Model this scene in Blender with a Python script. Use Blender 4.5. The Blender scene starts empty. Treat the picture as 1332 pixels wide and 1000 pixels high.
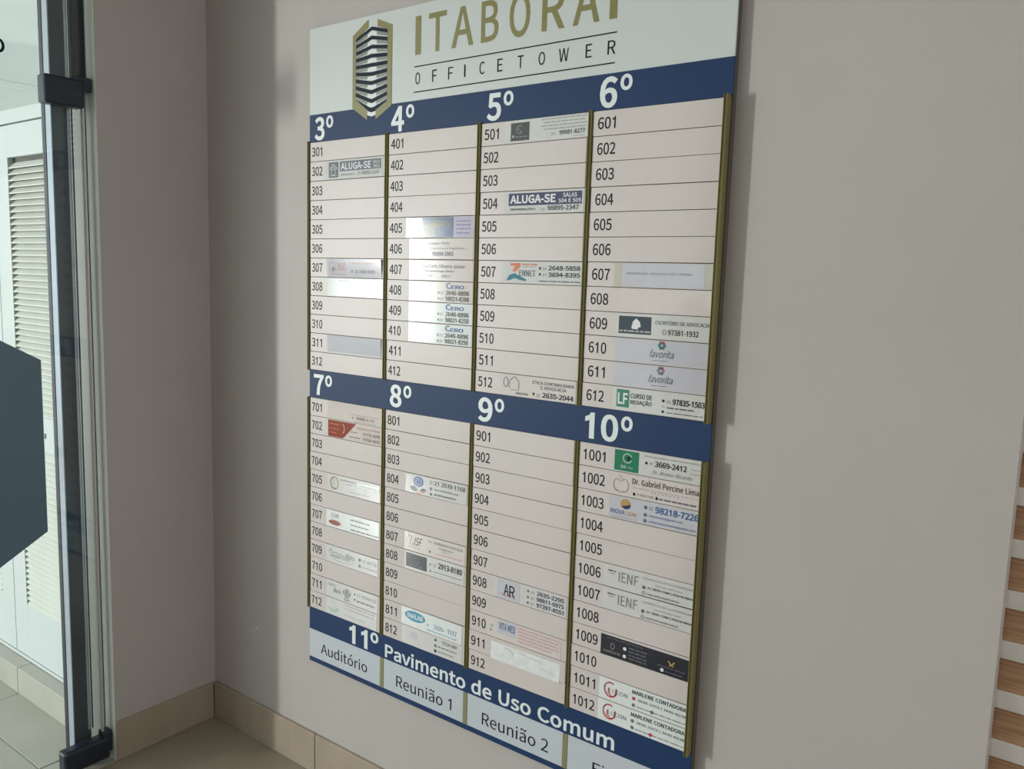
import bpy, bmesh, math, random
from mathutils import Vector, Matrix
from mathutils.geometry import tessellate_polygon
random.seed(7)
C = bpy.context.scene.collection

# ------------------------------------------------------------------ camera
F_PX = 1069.8186
CAM = Vector((1.77685, -1.47906, 1.45))
yaw, pit, rol = math.radians(36.26514), math.radians(-7.20232), math.radians(1.79700)
Fw = Vector((-math.sin(yaw)*math.cos(pit), math.cos(yaw)*math.cos(pit), math.sin(pit)))
Rt = Vector((math.cos(yaw), math.sin(yaw), 0)); Up = Rt.cross(Fw)
R2 = Rt*math.cos(rol) + Up*math.sin(rol); U2 = -Rt*math.sin(rol) + Up*math.cos(rol)
cd = bpy.data.cameras.new('camera'); cam = bpy.data.objects.new('camera', cd); C.objects.link(cam)
M = Matrix((R2, U2, -Fw)).transposed().to_4x4(); M.translation = CAM
cam.matrix_world = M
cd.sensor_width = 36; cd.sensor_fit = 'HORIZONTAL'; cd.lens = F_PX*36/1332
cd.clip_start = .05; cd.clip_end = 200
bpy.context.scene.camera = cam

# ------------------------------------------------------------------ world, lights, exposure
w = bpy.data.worlds.new('world'); bpy.context.scene.world = w; w.use_nodes = True
bg = w.node_tree.nodes['Background']; bg.inputs[0].default_value = (.82, .93, .93, 1); bg.inputs[1].default_value = 2.0
def area(name, loc, target, sx, sy, power, col):
    l = bpy.data.lights.new(name, 'AREA'); l.shape = 'RECTANGLE'; l.size = sx; l.size_y = sy
    l.energy = power; l.color = col
    o = bpy.data.objects.new(name, l); C.objects.link(o); o.location = loc
    o.rotation_euler = (Vector(target)-Vector(loc)).to_track_quat('-Z', 'Y').to_euler()
    return o
area('street_daylight', (-5.0, -5.35, 1.42), (.3, 0, 1.3), .22, 1.5, 270, (1.0, .955, .93))
area('bright_street_opening', (-5.05, -5.35, 1.42), (.3, 0, 1.3), 1.15, 1.5, 52, (.95, 1.0, .99))
area('lobby_window_light', (4.5, -.95, 1.6), (-.4, -.2, 1.5), 1.2, 1.6, 21, (.93, .97, 1.0))  # added interior fill aimed at the left wall; no window stands there
area('lobby_ceiling_light', (2.4, -2.6, 2.84), (2.4, -2.6, 0), 1.4, 1.4, 1.5, (1.0, .95, .94))  # weak overhead fill, added; no lamp is known here
vs = bpy.context.scene.view_settings
vs.view_transform = 'Standard'; vs.look = 'None'; vs.gamma = 1; vs.exposure = 0.0
try: vs.use_curve_mapping = False
except Exception: pass

# ------------------------------------------------------------------ materials
def lin(c):
    out = []
    for v in c[:3]:
        v /= 255
        out.append(v/12.92 if v <= .04045 else ((v+.055)/1.055)**2.4)
    return tuple(out)+(1,)
MATS = {}
def mat(name, rgb, rough=.6, metal=0, var=0, scale=8, bump=0, spec=.5, stretch=(1, 1, 1), coord='Object', bscale=None):
    m = bpy.data.materials.new(name); m.use_nodes = True; nt = m.node_tree; b = nt.nodes['Principled BSDF']
    b.inputs['Roughness'].default_value = rough; b.inputs['Metallic'].default_value = metal
    b.inputs['Specular IOR Level'].default_value = spec
    c = lin(rgb); b.inputs['Base Color'].default_value = c
    if var or bump:
        tc = nt.nodes.new('ShaderNodeTexCoord'); mp = nt.nodes.new('ShaderNodeMapping'); mp.inputs['Scale'].default_value = stretch
        nt.links.new(tc.outputs[coord], mp.inputs['Vector'])
        n = nt.nodes.new('ShaderNodeTexNoise'); n.inputs['Scale'].default_value = scale; n.inputs['Detail'].default_value = 6
        nt.links.new(mp.outputs[0], n.inputs['Vector'])
        if var:
            r = nt.nodes.new('ShaderNodeValToRGB')
            r.color_ramp.elements[0].position = .3; r.color_ramp.elements[1].position = .7
            r.color_ramp.elements[0].color = tuple(x*(1-var) for x in c[:3])+(1,)
            r.color_ramp.elements[1].color = tuple(min(1, x*(1+var)) for x in c[:3])+(1,)
            nt.links.new(n.outputs['Fac'], r.inputs[0]); nt.links.new(r.outputs[0], b.inputs['Base Color'])
        if bump:
            n2 = nt.nodes.new('ShaderNodeTexNoise'); n2.inputs['Scale'].default_value = bscale or scale*6; n2.inputs['Detail'].default_value = 4
            nt.links.new(mp.outputs[0], n2.inputs['Vector'])
            bp = nt.nodes.new('ShaderNodeBump'); bp.inputs['Strength'].default_value = bump; bp.inputs['Distance'].default_value = .002
            nt.links.new(n2.outputs['Fac'], bp.inputs['Height']); nt.links.new(bp.outputs[0], b.inputs['Normal'])
    MATS[name] = m
    return m
mat('wall_paint', (186, 179, 175), .55, var=.025, scale=3, bump=.25, bscale=60)
mat('jamb_metal', (112, 118, 112), .5, var=.06, scale=6, stretch=(1, 1, .1))
mat('jamb_paint', (232, 238, 230), .6, var=.03, scale=5, bump=.2, bscale=60)
mat('outdoor_paint', (242, 244, 242), .6, var=.02, scale=3)
mat('ceiling_paint', (225, 230, 224), .8, var=.02, scale=3)
mat('floor_tile', (158, 146, 130), .32, var=.10, scale=5, bump=.05, stretch=(1, .35, 1))
mat('outdoor_tile', (176, 174, 164), .35, var=.07, scale=6, bump=.05, stretch=(1, .4, 1))
mat('baseboard_tile', (168, 152, 136), .4, var=.08, scale=14, stretch=(1, 1, .25))
mat('grout', (120, 108, 92), .9, var=.1, scale=60)
mat('white_panel', (208, 214, 213), .32, var=.008, scale=2)
mat('navy', (34, 58, 98), .5, var=.03, scale=4, spec=.22)
mat('plate', (211, 201, 198), .42, var=.02, scale=9, coord='Object', bump=.03, bscale=12)
mat('plate_side', (150, 140, 122), .6, var=.05, scale=30)
mat('grid_backing', (84, 76, 64), .8, var=.1, scale=30)
mat('strip_cell', (196, 202, 210), .35, var=.02, scale=4)
mat('olive_metal', (138, 130, 84), .38, metal=.3, var=.10, scale=25, stretch=(1, 1, .15))
mat('olive_flat', (136, 134, 96), .45, var=.04, scale=20)
mat('board_edge', (96, 92, 84), .6, metal=.2, var=.05, scale=20)
mat('logo_olive', (134, 128, 74), .4, var=.03, scale=20)
mat('logo_grey', (136, 142, 132), .4, var=.03, scale=20)
mat('ink_black', (24, 24, 26), .5, var=.05, scale=40, spec=.15)
mat('ink_navy', (26, 34, 52), .5, var=.05, scale=40, spec=.15)
mat('vinyl_white', (228, 234, 236), .4, var=.01, scale=20)
def ink(name, rgb): return mat(name, rgb, .09, spec=.5, var=.02, scale=60)
for nm, c in dict(paper=(214, 212, 210), paper_bright=(228, 232, 232), paper_lilac=(202, 199, 209), paper_pink=(220, 209, 206), paper_tape=(196, 190, 180),
                  p_black=(42, 42, 46), p_grey=(140, 138, 142), p_light=(176, 172, 172), p_navy=(60, 62, 100), p_blue=(60, 98, 158),
                  p_teal=(48, 124, 148), p_orange=(222, 128, 94), p_red=(150, 62, 50), p_crimson=(196, 58, 66), p_green=(44, 128, 96),
                  p_mint=(168, 200, 178), p_gold=(188, 158, 98), p_rose=(214, 172, 176), p_slate=(110, 112, 124), p_bluegrey=(106, 118, 152),
                  p_dark=(50, 50, 58), p_char=(70, 66, 64), p_cyan=(60, 154, 184), p_white=(232, 232, 236), p_lilac=(196, 184, 208), p_darkteal=(38, 52, 62),
                  p_purple=(66, 56, 96), p_lightblue=(150, 178, 208)).items(): ink(nm, c)
mat('paper_crumpled', (228, 228, 230), .5, var=.06, scale=45, bump=.9, bscale=70)
mat('dark_aluminium', (58, 68, 80), .35, metal=.3, var=.06, scale=10, stretch=(1, 1, .1))
mat('black_rubber', (26, 32, 40), .6, var=.1, scale=30)
mat('bright_trim', (176, 186, 200), .2, metal=.35, var=.05, scale=10)  # pale metal of lip and keyhole, also the post's painted highlight
mat('fitting_black', (38, 44, 58), .35, metal=.2, var=.08, scale=30)
mat('seal_pink', (196, 182, 178), .5, var=.05, scale=10)
mat('panel_slate', (84, 110, 126), .38, var=.06, scale=4, stretch=(1, 1, 3))
mat('cupboard_white', (204, 211, 212), .35, var=.015, scale=4)
mat('slat_white', (214, 218, 210), .4, var=.02, scale=10)
mat('slot_dark', (92, 92, 84), .8, var=.05, scale=10)
mat('batten_white', (244, 240, 234), .5, var=.04, scale=20)
def wood_mat():
    m = bpy.data.materials.new('wood'); m.use_nodes = True; nt = m.node_tree; b = nt.nodes['Principled BSDF']
    tc = nt.nodes.new('ShaderNodeTexCoord'); mp = nt.nodes.new('ShaderNodeMapping'); mp.inputs['Scale'].default_value = (3, 1, 70)
    n = nt.nodes.new('ShaderNodeTexNoise'); n.inputs['Scale'].default_value = 2.2; n.inputs['Detail'].default_value = 8; n.inputs['Distortion'].default_value = .6
    r = nt.nodes.new('ShaderNodeValToRGB'); r.color_ramp.elements[0].position = .3; r.color_ramp.elements[1].position = .72
    r.color_ramp.elements[0].color = lin((176, 134, 102)); r.color_ramp.elements[1].color = lin((216, 174, 140))
    nt.links.new(tc.outputs['Object'], mp.inputs[0]); nt.links.new(mp.outputs[0], n.inputs['Vector'])
    nt.links.new(n.outputs['Fac'], r.inputs[0]); nt.links.new(r.outputs[0], b.inputs['Base Color']); b.inputs['Roughness'].default_value = .5
    MATS['wood'] = m
wood_mat()
def glass_mat():
    m = bpy.data.materials.new('clear_glass'); m.use_nodes = True; nt = m.node_tree
    for n in list(nt.nodes): nt.nodes.remove(n)
    o = nt.nodes.new('ShaderNodeOutputMaterial'); t = nt.nodes.new('ShaderNodeBsdfTransparent'); g = nt.nodes.new('ShaderNodeBsdfGlossy')
    f = nt.nodes.new('ShaderNodeLayerWeight'); pw = nt.nodes.new('ShaderNodeMath'); ma = nt.nodes.new('ShaderNodeMath'); mx = nt.nodes.new('ShaderNodeMixShader')
    t.inputs[0].default_value = (.955, .98, .968, 1); g.inputs['Roughness'].default_value = .02; f.inputs[0].default_value = .5; pw.operation = 'POWER'; pw.inputs[1].default_value = 5; ma.operation = 'MULTIPLY_ADD'; ma.inputs[1].default_value = .9; ma.inputs[2].default_value = .04
    nt.links.new(f.outputs['Facing'], pw.inputs[0]); nt.links.new(pw.outputs[0], ma.inputs[0]); nt.links.new(ma.outputs[0], mx.inputs[0]); nt.links.new(t.outputs[0], mx.inputs[1]); nt.links.new(g.outputs[0], mx.inputs[2])
    nt.links.new(mx.outputs[0], o.inputs[0]); MATS['clear_glass'] = m
glass_mat()

# ------------------------------------------------------------------ mesh helpers
class MB:
    """collects boxes, polygons and text outlines; build() links ONE mesh object"""
    def __init__(s): s.v = []; s.f = []; s.m = []; s.mats = []
    def mi(s, m):
        if m not in s.mats: s.mats.append(m)
        return s.mats.index(m)
    def add(s, vs, fs, m):
        o = len(s.v); s.v += [tuple(v) for v in vs]; k = s.mi(m)
        for f in fs: s.f.append([o+i for i in f]); s.m.append(k)
    def box(s, x0, x1, y0, y1, z0, z1, m):
        x0, x1 = sorted((x0, x1)); y0, y1 = sorted((y0, y1)); z0, z1 = sorted((z0, z1))
        v = [(x, y, z) for x in (x0, x1) for y in (y0, y1) for z in (z0, z1)]
        s.add(v, [(0, 1, 3, 2), (4, 6, 7, 5), (0, 4, 5, 1), (2, 3, 7, 6), (0, 2, 6, 4), (1, 5, 7, 3)], m)
    def bevbox(s, x0, x1, y0, y1, z0, z1, m, r=.002, seg=2):
        bm = bmesh.new(); bmesh.ops.create_cube(bm, size=1)
        for v in bm.verts:
            v.co = Vector(((x0+x1)/2+v.co.x*(x1-x0), (y0+y1)/2+v.co.y*(y1-y0), (z0+z1)/2+v.co.z*(z1-z0)))
        bmesh.ops.bevel(bm, geom=bm.edges[:], offset=r, segments=seg, affect='EDGES', profile=.5)
        bm.verts.index_update()
        s.add([v.co[:] for v in bm.verts], [[v.index for v in f.verts] for f in bm.faces], m); bm.free()
    # printing on a vertical face that looks towards -y: (x, z) outlines, y = depth
    def poly(s, pts, m, y=0, th=0):
        n = len(pts)
        a = sum(pts[i][0]*pts[(i+1) % n][1]-pts[(i+1) % n][0]*pts[i][1] for i in range(n))
        if a < 0: pts = pts[::-1]
        if th:
            v = [(x, y, z) for x, z in pts]+[(x, y+th, z) for x, z in pts]
            s.add(v, [list(range(n)), list(range(2*n-1, n-1, -1))]+[[i, i+n, (i+1) % n+n, (i+1) % n] for i in range(n)], m)
        else: s.add([(x, y, z) for x, z in pts], [list(range(n))], m)
    def rect(s, x0, x1, z0, z1, m, y=0): s.poly([(x0, z0), (x1, z0), (x1, z1), (x0, z1)], m, y)
    def oval(s, cx, cz, rx, rz, m, y=0, n=20): s.poly([(cx+rx*math.cos(2*math.pi*i/n), cz+rz*math.sin(2*math.pi*i/n)) for i in range(n)], m, y)
    def ring(s, cx, cz, rx, rz, t, m, y=0, a0=0, a1=360, n=20):
        P = []
        for i in range(n+1):
            a = math.radians(a0+(a1-a0)*i/n); P.append((cx+rx*math.cos(a), y, cz+rz*math.sin(a))); P.append((cx+(rx-t)*math.cos(a), y, cz+(rz-t)*math.sin(a)))
        s.add(P, [(2*i, 2*i+2, 2*i+3, 2*i+1) for i in range(n)], m)
    def stroke(s, pts, t, m, y=0):
        for (x0, z0), (x1, z1) in zip(pts, pts[1:]):
            d = math.hypot(x1-x0, z1-z0) or 1; nx, nz = -(z1-z0)/d*t/2, (x1-x0)/d*t/2
            s.poly([(x0+nx, z0+nz), (x0-nx, z0-nz), (x1-nx, z1-nz), (x1+nx, z1+nz)], m, y)
    def text(s, txt, x0, x1, z0, z1, m, y=0, bold=0, shear=0, space=1, th=0, slope=0):
        """text fitted into the box x0..x1, z0..z1 (x1 or z1 None: keep proportion)"""
        vs, fs = glyphs(txt, bold, shear, space)
        ax, bx = min(v[0] for v in vs), max(v[0] for v in vs); az, bz = min(v[1] for v in vs), max(v[1] for v in vs)
        sz = (z1-z0)/(bz-az) if z1 is not None else (x1-x0)/(bx-ax)
        sx = (x1-x0)/(bx-ax) if x1 is not None else sz
        P = [(x0+(v[0]-ax)*sx, y, z0+(v[1]-az)*sz) for v in vs]
        s.add(P, fs, m)
        if th:
            k = len(P); E = {}
            for f in fs:
                for a, b in zip(f, f[1:]+f[:1]):
                    if (b, a) in E: del E[(b, a)]
                    else: E[(a, b)] = 1
            s.add(P+[(p[0], p[1]+th, p[2]) for p in P], [(b, a, a+k, b+k) for a, b in E], m)
    def build(s, name, parent=None, loc=(0, 0, 0), rot=(0, 0, 0)):
        me = bpy.data.meshes.new(name); me.from_pydata(s.v, [], s.f)
        for m in s.mats: me.materials.append(MATS[m])
        me.polygons.foreach_set('material_index', s.m); me.update()
        return link(name, me, parent, loc, rot)
def link(name, me, parent=None, loc=(0, 0, 0), rot=(0, 0, 0)):
    o = bpy.data.objects.new(name, me); C.objects.link(o); o.location = loc; o.rotation_euler = rot
    if parent: o.parent = parent
    return o
# letter outlines: character code: (advance, [x, y, x, y, ... per contour]) in thousandths of an em
FONT = {
48: (545, [[273,-13,365,10,435,80,480,197,496,362,480,525,435,640,365,709,273,731,180,709,109,640,65,525,49,362,65,197,109,80,180,10], [273,60,217,77,173,132,145,226,135,362,145,497,173,590,217,644,273,661,328,644,372,590,400,497,410,362,400,226,372,132,328,77]]),
49: (545, [[246,0,336,0,336,719,268,719,232,650,112,590,112,508,246,562]]),
50: (545, [[43,0,495,0,495,77,296,77,178,71,294,188,383,301,440,412,461,521,446,607,404,674,338,716,251,731,168,718,100,682,39,626,91,575,135,618,184,648,240,659,299,648,340,619,364,574,373,517,353,420,292,312,190,191,43,53]]),
51: (545, [[258,-13,348,1,422,42,471,106,489,192,477,260,445,313,397,351,337,375,337,379,404,417,449,474,465,552,449,628,405,684,339,719,255,731,178,720,112,690,55,646,103,589,147,626,197,650,252,659,317,645,359,605,374,545,363,491,330,447,268,418,175,408,175,339,280,329,349,300,387,254,398,195,387,140,357,98,311,71,252,62,179,74,121,104,75,144,28,86,84,38,159,1]]),
52: (545, [[333,0,418,0,418,198,514,198,514,270,418,270,418,719,319,719,20,257,20,198,333,198], [333,270,113,270,276,515,334,621,338,621,333,490]]),
53: (545, [[257,-13,345,4,420,51,472,129,492,233,475,336,428,408,359,449,275,463,218,455,168,434,186,642,457,642,457,719,108,719,84,383,132,353,190,384,252,395,313,384,360,352,390,300,401,231,389,161,356,107,308,74,248,62,174,73,117,102,72,141,26,82,83,36,158,1]]),
54: (545, [[295,-13,375,4,440,52,485,125,502,221,488,320,448,390,384,432,302,446,245,436,189,406,139,360,156,500,196,592,254,643,325,658,387,643,438,603,489,658,444,696,388,722,321,731,220,710,136,643,77,523,55,343,73,187,124,76,200,9], [141,288,190,342,240,371,287,379,344,368,385,336,409,286,417,221,400,135,357,78,295,58,234,73,188,117,157,189]]),
55: (545, [[194,0,287,0,301,192,334,357,396,509,498,665,498,719,48,719,48,642,397,642,308,497,247,350,211,188]]),
56: (545, [[275,-13,366,2,437,41,483,100,499,173,482,258,438,319,378,362,378,367,422,410,458,469,474,540,460,616,421,676,359,715,276,729,199,716,136,679,94,621,79,547,93,479,128,424,176,381,176,377,113,332,65,265,45,178,62,102,110,41,182,2], [324,390,262,417,210,449,174,491,161,547,176,608,216,648,275,663,341,646,383,600,397,535,389,484,364,435], [275,54,198,71,144,118,125,186,137,251,172,306,224,349,296,318,357,283,398,238,414,175,396,112,348,70]]),
57: (545, [[230,-13,328,9,411,80,469,204,491,390,473,540,422,646,345,710,249,731,170,715,104,667,60,594,43,498,57,400,97,330,160,287,241,273,301,283,358,314,407,360,389,219,349,127,293,77,227,62,161,76,106,117,57,61,102,23,159,-3], [406,435,356,380,305,349,256,339,200,351,160,383,136,433,127,498,144,584,187,641,250,662,311,647,358,604,390,533]]),
65: (596, [[4,0,95,0,165,220,427,220,496,0,592,0,348,719,247,719], [187,291,294,645,298,645,405,291]]),
66: (645, [[99,0,327,0,438,13,524,52,580,118,600,211,589,277,559,327,513,362,454,382,454,387,511,421,547,476,559,543,541,624,490,678,412,709,312,719,99,719], [189,414,189,647,300,647,374,641,427,621,459,585,470,531,460,482,429,445,375,422,296,414], [189,73,189,343,315,343,399,335,460,312,498,272,511,214,498,151,459,107,397,81,315,73]]),
67: (626, [[370,-13,456,-1,528,34,590,90,540,148,492,104,437,76,374,67,281,87,210,146,166,239,150,362,166,483,213,574,284,632,376,652,434,643,482,620,524,584,573,643,523,686,456,719,375,731,249,706,148,632,81,515,57,359,80,202,146,86,245,13]]),
68: (675, [[99,0,282,0,426,25,531,96,595,209,617,362,595,514,530,626,424,695,278,719,99,719], [189,75,189,645,271,645,382,626,461,572,508,483,524,362,508,240,461,150,382,94,271,75]]),
69: (578, [[99,0,524,0,524,77,189,77,189,339,462,339,462,417,189,417,189,642,513,642,513,719,99,719]]),
70: (542, [[99,0,189,0,189,323,464,323,464,399,189,399,189,642,513,642,513,719,99,719]]),
71: (676, [[381,-13,471,-2,546,28,603,71,603,373,367,373,367,297,520,297,520,109,463,78,390,67,288,87,212,146,166,239,150,362,167,483,215,574,291,632,389,652,453,643,504,618,544,584,593,643,543,685,475,718,386,731,255,706,150,632,82,515,57,359,81,202,148,86,251,13]]),
72: (714, [[99,0,189,0,189,339,525,339,525,0,616,0,616,719,525,719,525,418,189,418,189,719,99,719]]),
73: (288, [[99,0,189,0,189,719,99,719]]),
74: (525, [[232,-13,322,5,384,52,419,123,430,211,430,719,339,719,339,220,332,150,310,102,274,75,224,67,175,75,134,101,99,148,34,101,84,38,150,0]]),
75: (634, [[99,0,189,0,189,227,313,375,528,0,629,0,370,446,595,719,492,719,189,358,189,719,99,719]]),
76: (533, [[99,0,504,0,504,77,189,77,189,719,99,719]]),
77: (796, [[99,0,180,0,180,398,169,610,173,610,367,73,427,73,621,610,625,610,613,398,613,0,697,0,697,719,588,719,401,184,397,184,208,719,99,719]]),
78: (709, [[99,0,184,0,184,377,174,602,177,602,255,454,517,0,610,0,610,719,524,719,524,345,536,118,531,118,454,266,191,719,99,719]]),
79: (728, [[364,-13,488,13,585,88,648,206,671,362,648,517,585,633,488,706,364,731,240,706,143,633,79,517,57,362,79,206,143,88,240,13], [364,67,276,88,208,147,165,240,150,362,165,483,208,574,276,632,364,652,452,632,519,574,562,483,577,362,562,240,519,147,452,88]]),
80: (621, [[99,0,189,0,189,286,308,286,416,300,499,340,553,409,573,508,553,607,499,672,414,708,304,719,99,719], [189,360,189,645,292,645,375,638,435,616,470,574,482,508,471,441,437,395,379,368,296,360]]),
81: (728, [[364,63,276,84,208,144,165,238,150,362,165,483,208,574,276,632,364,652,452,632,519,574,562,483,577,362,562,238,519,144,452,84], [583,-180,686,-164,669,-94,593,-105,520,-94,460,-62,417,-9,520,31,601,109,652,220,671,362,648,517,585,633,488,706,364,731,240,706,143,633,79,517,57,362,76,218,129,105,212,28,320,-10,359,-78,417,-132,492,-168]]),
82: (623, [[189,377,189,645,310,645,385,638,439,617,473,577,484,518,473,456,439,412,385,386,310,377], [493,0,595,0,413,315,479,340,530,383,563,442,575,518,556,612,504,674,424,708,324,719,99,719,99,0,189,0,189,305,319,305]]),
83: (585, [[298,-13,399,3,476,47,525,111,542,191,531,261,499,314,452,353,394,383,236,453,191,491,173,548,189,603,236,639,307,652,369,644,423,621,471,585,518,643,460,689,388,720,307,731,216,717,145,678,97,618,80,541,94,472,128,420,176,383,391,282,434,243,450,183,432,122,380,81,299,67,226,78,158,109,101,156,47,93,117,37,201,0]]),
84: (588, [[248,0,339,0,339,642,557,642,557,719,30,719,30,642,248,642]]),
85: (707, [[354,-13,456,3,538,55,592,151,612,296,612,719,525,719,525,294,511,186,475,116,421,78,354,67,288,78,235,116,199,186,186,294,186,719,96,719,96,296,116,151,170,55,252,3]]),
86: (564, [[230,0,335,0,564,719,472,719,286,92,282,92,96,719,1,719]]),
87: (861, [[177,0,285,0,392,433,428,597,432,597,468,433,576,0,686,0,834,719,748,719,671,327,631,94,625,94,575,327,475,719,391,719,292,327,241,94,237,94,119,719,25,719]]),
88: (562, [[17,0,113,0,274,311,277,311,446,0,546,0,335,367,531,719,436,719,340,535,289,429,285,429,130,719,30,719,226,372]]),
89: (521, [[215,0,305,0,305,278,522,719,427,719,263,358,259,358,95,719,-1,719,215,278]]),
90: (592, [[49,0,545,0,545,77,161,77,540,665,540,719,83,719,83,642,428,642,49,55]]),
97: (552, [[213,-13,276,-2,335,25,392,64,400,0,474,0,474,327,463,417,430,486,373,531,289,546,207,535,137,508,80,476,115,415,161,442,215,463,275,472,328,460,362,430,379,387,384,337,238,312,136,272,77,215,58,138,70,74,102,27,151,-3], [238,60,190,68,157,95,144,144,156,191,197,229,271,258,384,277,384,129,335,91,287,68]]),
98: (606, [[325,-13,412,6,486,62,537,153,556,275,542,386,501,472,435,527,344,546,285,536,228,509,176,472,180,567,180,780,90,780,90,0,162,0,170,55,222,19,274,-5], [310,63,249,75,180,118,180,398,229,438,276,462,322,471,387,456,430,417,455,354,463,274,451,185,419,119,371,77]]),
99: (500, [[300,-13,362,-5,421,18,473,54,433,115,376,77,308,62,241,76,189,118,155,182,143,266,156,349,191,414,244,456,311,471,368,458,417,425,462,483,421,514,370,537,307,546,209,527,127,472,72,384,51,266,70,148,123,60,202,6]]),
100: (608, [[272,-13,333,-2,387,25,436,63,444,0,518,0,518,780,427,780,427,575,432,484,386,517,339,539,282,546,195,527,122,471,71,382,52,266,68,147,112,60,181,6], [291,63,229,77,183,117,154,181,144,267,156,350,189,414,238,456,298,471,363,458,427,415,427,135,383,95,338,71]]),
101: (544, [[306,-13,373,-6,431,14,480,41,449,101,387,70,316,59,246,72,192,109,155,168,139,245,498,245,502,296,488,399,447,478,380,528,289,546,201,527,125,471,71,383,51,266,71,148,125,61,206,6], [138,309,156,379,190,431,237,464,291,475,347,464,389,432,415,380,424,309]]),
102: (319, [[32,460,105,460,105,0,194,0,194,460,307,460,307,532,194,532,194,617,202,674,227,710,270,722,329,707,349,776,260,793,191,781,143,746,114,691,105,618,105,532,32,527]]),
103: (553, [[270,-245,381,-230,466,-190,520,-131,539,-61,527,-4,493,36,435,58,354,66,249,66,193,73,164,94,156,124,166,160,190,187,269,169,345,182,407,219,449,277,464,354,452,417,421,464,529,464,529,532,344,532,269,546,192,533,129,495,86,435,70,356,80,297,105,248,139,213,139,209,111,184,89,151,80,110,87,72,104,43,128,23,128,18,86,-17,59,-58,50,-103,66,-164,111,-208,181,-236], [269,229,212,245,172,289,156,356,171,423,212,466,269,480,326,466,367,423,382,356,367,289,326,245], [282,-183,199,-172,147,-140,128,-90,141,-44,182,0,251,-8,343,-8,402,-14,439,-36,451,-75,430,-128,372,-168]]),
104: (596, [[90,0,180,0,180,386,229,431,275,459,325,468,383,453,416,407,426,325,426,0,516,0,516,337,506,427,476,492,426,532,353,546,286,534,228,502,176,457,180,567,180,780,90,780]]),
105: (270, [[90,0,180,0,180,532,90,532], [135,642,166,650,187,670,195,702,187,732,166,752,135,760,104,752,84,732,76,702,84,670,104,650]]),
106: (270, [[34,-237,102,-225,147,-190,172,-134,180,-61,180,532,91,532,91,-61,86,-117,66,-153,25,-166,-25,-156,-43,-224], [135,642,166,650,187,670,195,702,187,732,166,752,135,760,104,752,83,732,75,702,83,670,104,650]]),
107: (542, [[90,0,178,0,178,140,278,257,434,0,531,0,330,318,508,532,408,532,182,252,178,252,178,780,90,780]]),
108: (279, [[184,-13,236,-5,224,64,205,62,188,71,180,100,180,780,90,780,90,106,100,42,130,1]]),
109: (908, [[90,0,180,0,180,386,227,432,272,459,314,468,369,453,402,407,413,325,413,0,502,0,502,386,550,432,594,459,636,468,692,453,725,407,735,325,735,0,825,0,825,337,815,427,785,492,735,532,664,546,601,533,543,497,487,444,458,498,410,534,340,546,279,534,224,501,173,455,164,532,90,532]]),
110: (598, [[90,0,180,0,180,386,229,431,275,459,325,468,383,453,416,407,426,325,426,0,516,0,516,337,506,427,476,492,426,532,353,546,286,534,227,501,173,455,164,532,90,532]]),
111: (595, [[297,-13,391,6,469,60,523,148,543,266,523,384,469,472,391,527,297,546,204,527,125,472,71,384,51,266,71,148,125,60,204,6], [297,62,234,76,186,118,154,182,143,266,154,349,186,414,234,456,297,471,360,456,409,414,441,349,452,266,441,182,409,118,360,76]]),
112: (608, [[90,-225,180,-225,177,49,251,3,325,-13,412,6,486,62,537,153,556,275,542,386,501,472,435,527,344,546,283,535,226,508,173,471,164,532,90,532], [310,63,250,75,180,118,180,398,230,438,277,462,322,471,387,456,430,417,455,354,463,274,451,185,419,119,371,77]]),
113: (608, [[427,-225,518,-225,518,532,446,532,435,482,389,517,339,539,282,546,195,527,122,471,71,382,52,266,68,147,112,60,181,6,272,-13,331,-3,385,24,432,62,427,-35], [291,63,229,77,183,117,154,181,144,267,156,350,189,414,238,456,298,471,363,458,427,415,427,135,383,95,338,71]]),
114: (381, [[90,0,180,0,180,342,221,414,267,454,314,466,366,457,382,534,325,546,268,532,217,494,173,435,164,532,90,532]]),
115: (459, [[229,-13,313,0,373,34,410,84,423,145,408,209,371,253,319,283,204,330,163,358,146,399,157,438,189,466,245,476,309,463,366,429,409,485,363,516,307,538,244,546,166,534,109,502,73,454,61,395,75,336,110,294,160,264,273,217,319,186,337,140,326,98,291,68,232,57,174,65,122,87,75,121,31,61,88,23,156,-3]]),
116: (370, [[257,-13,356,7,338,75,277,60,229,72,203,107,195,162,195,460,340,460,340,532,195,532,195,682,121,682,111,532,26,527,26,460,106,460,106,165,114,92,139,36,186,0]]),
117: (596, [[246,-13,313,-1,370,33,425,83,431,0,506,0,506,532,417,532,417,155,369,104,323,74,273,65,215,79,183,125,173,206,173,532,82,532,82,195,92,105,122,40,173,1]]),
118: (511, [[205,0,310,0,498,532,410,532,260,73,255,73,106,532,13,532]]),
119: (787, [[175,0,278,0,354,285,390,440,395,440,431,287,508,0,617,0,761,532,675,532,597,225,565,76,560,76,439,532,352,532,269,225,233,76,228,76,197,225,118,532,26,532]]),
120: (489, [[15,0,109,0,234,220,239,220,375,0,474,0,298,269,460,532,367,532,254,326,249,326,125,532,28,532,190,277]]),
121: (511, [[99,-229,170,-215,224,-176,266,-118,298,-45,498,532,411,532,315,237,272,86,267,86,106,532,13,532,226,-1,215,-41,187,-100,148,-141,95,-156,54,-147,36,-219]]),
122: (466, [[34,0,437,0,437,73,147,73,428,484,428,532,65,532,65,460,315,460,34,48]]),
45: (341, [[45,240,296,240,296,309,45,309]]),
124: (265, [[101,-274,164,-274,164,822,101,822]]),
40: (332, [[234,-192,289,-168,219,-20,178,139,165,305,178,470,219,629,289,776,234,802,157,650,108,486,90,305,108,123,157,-41]]),
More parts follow.
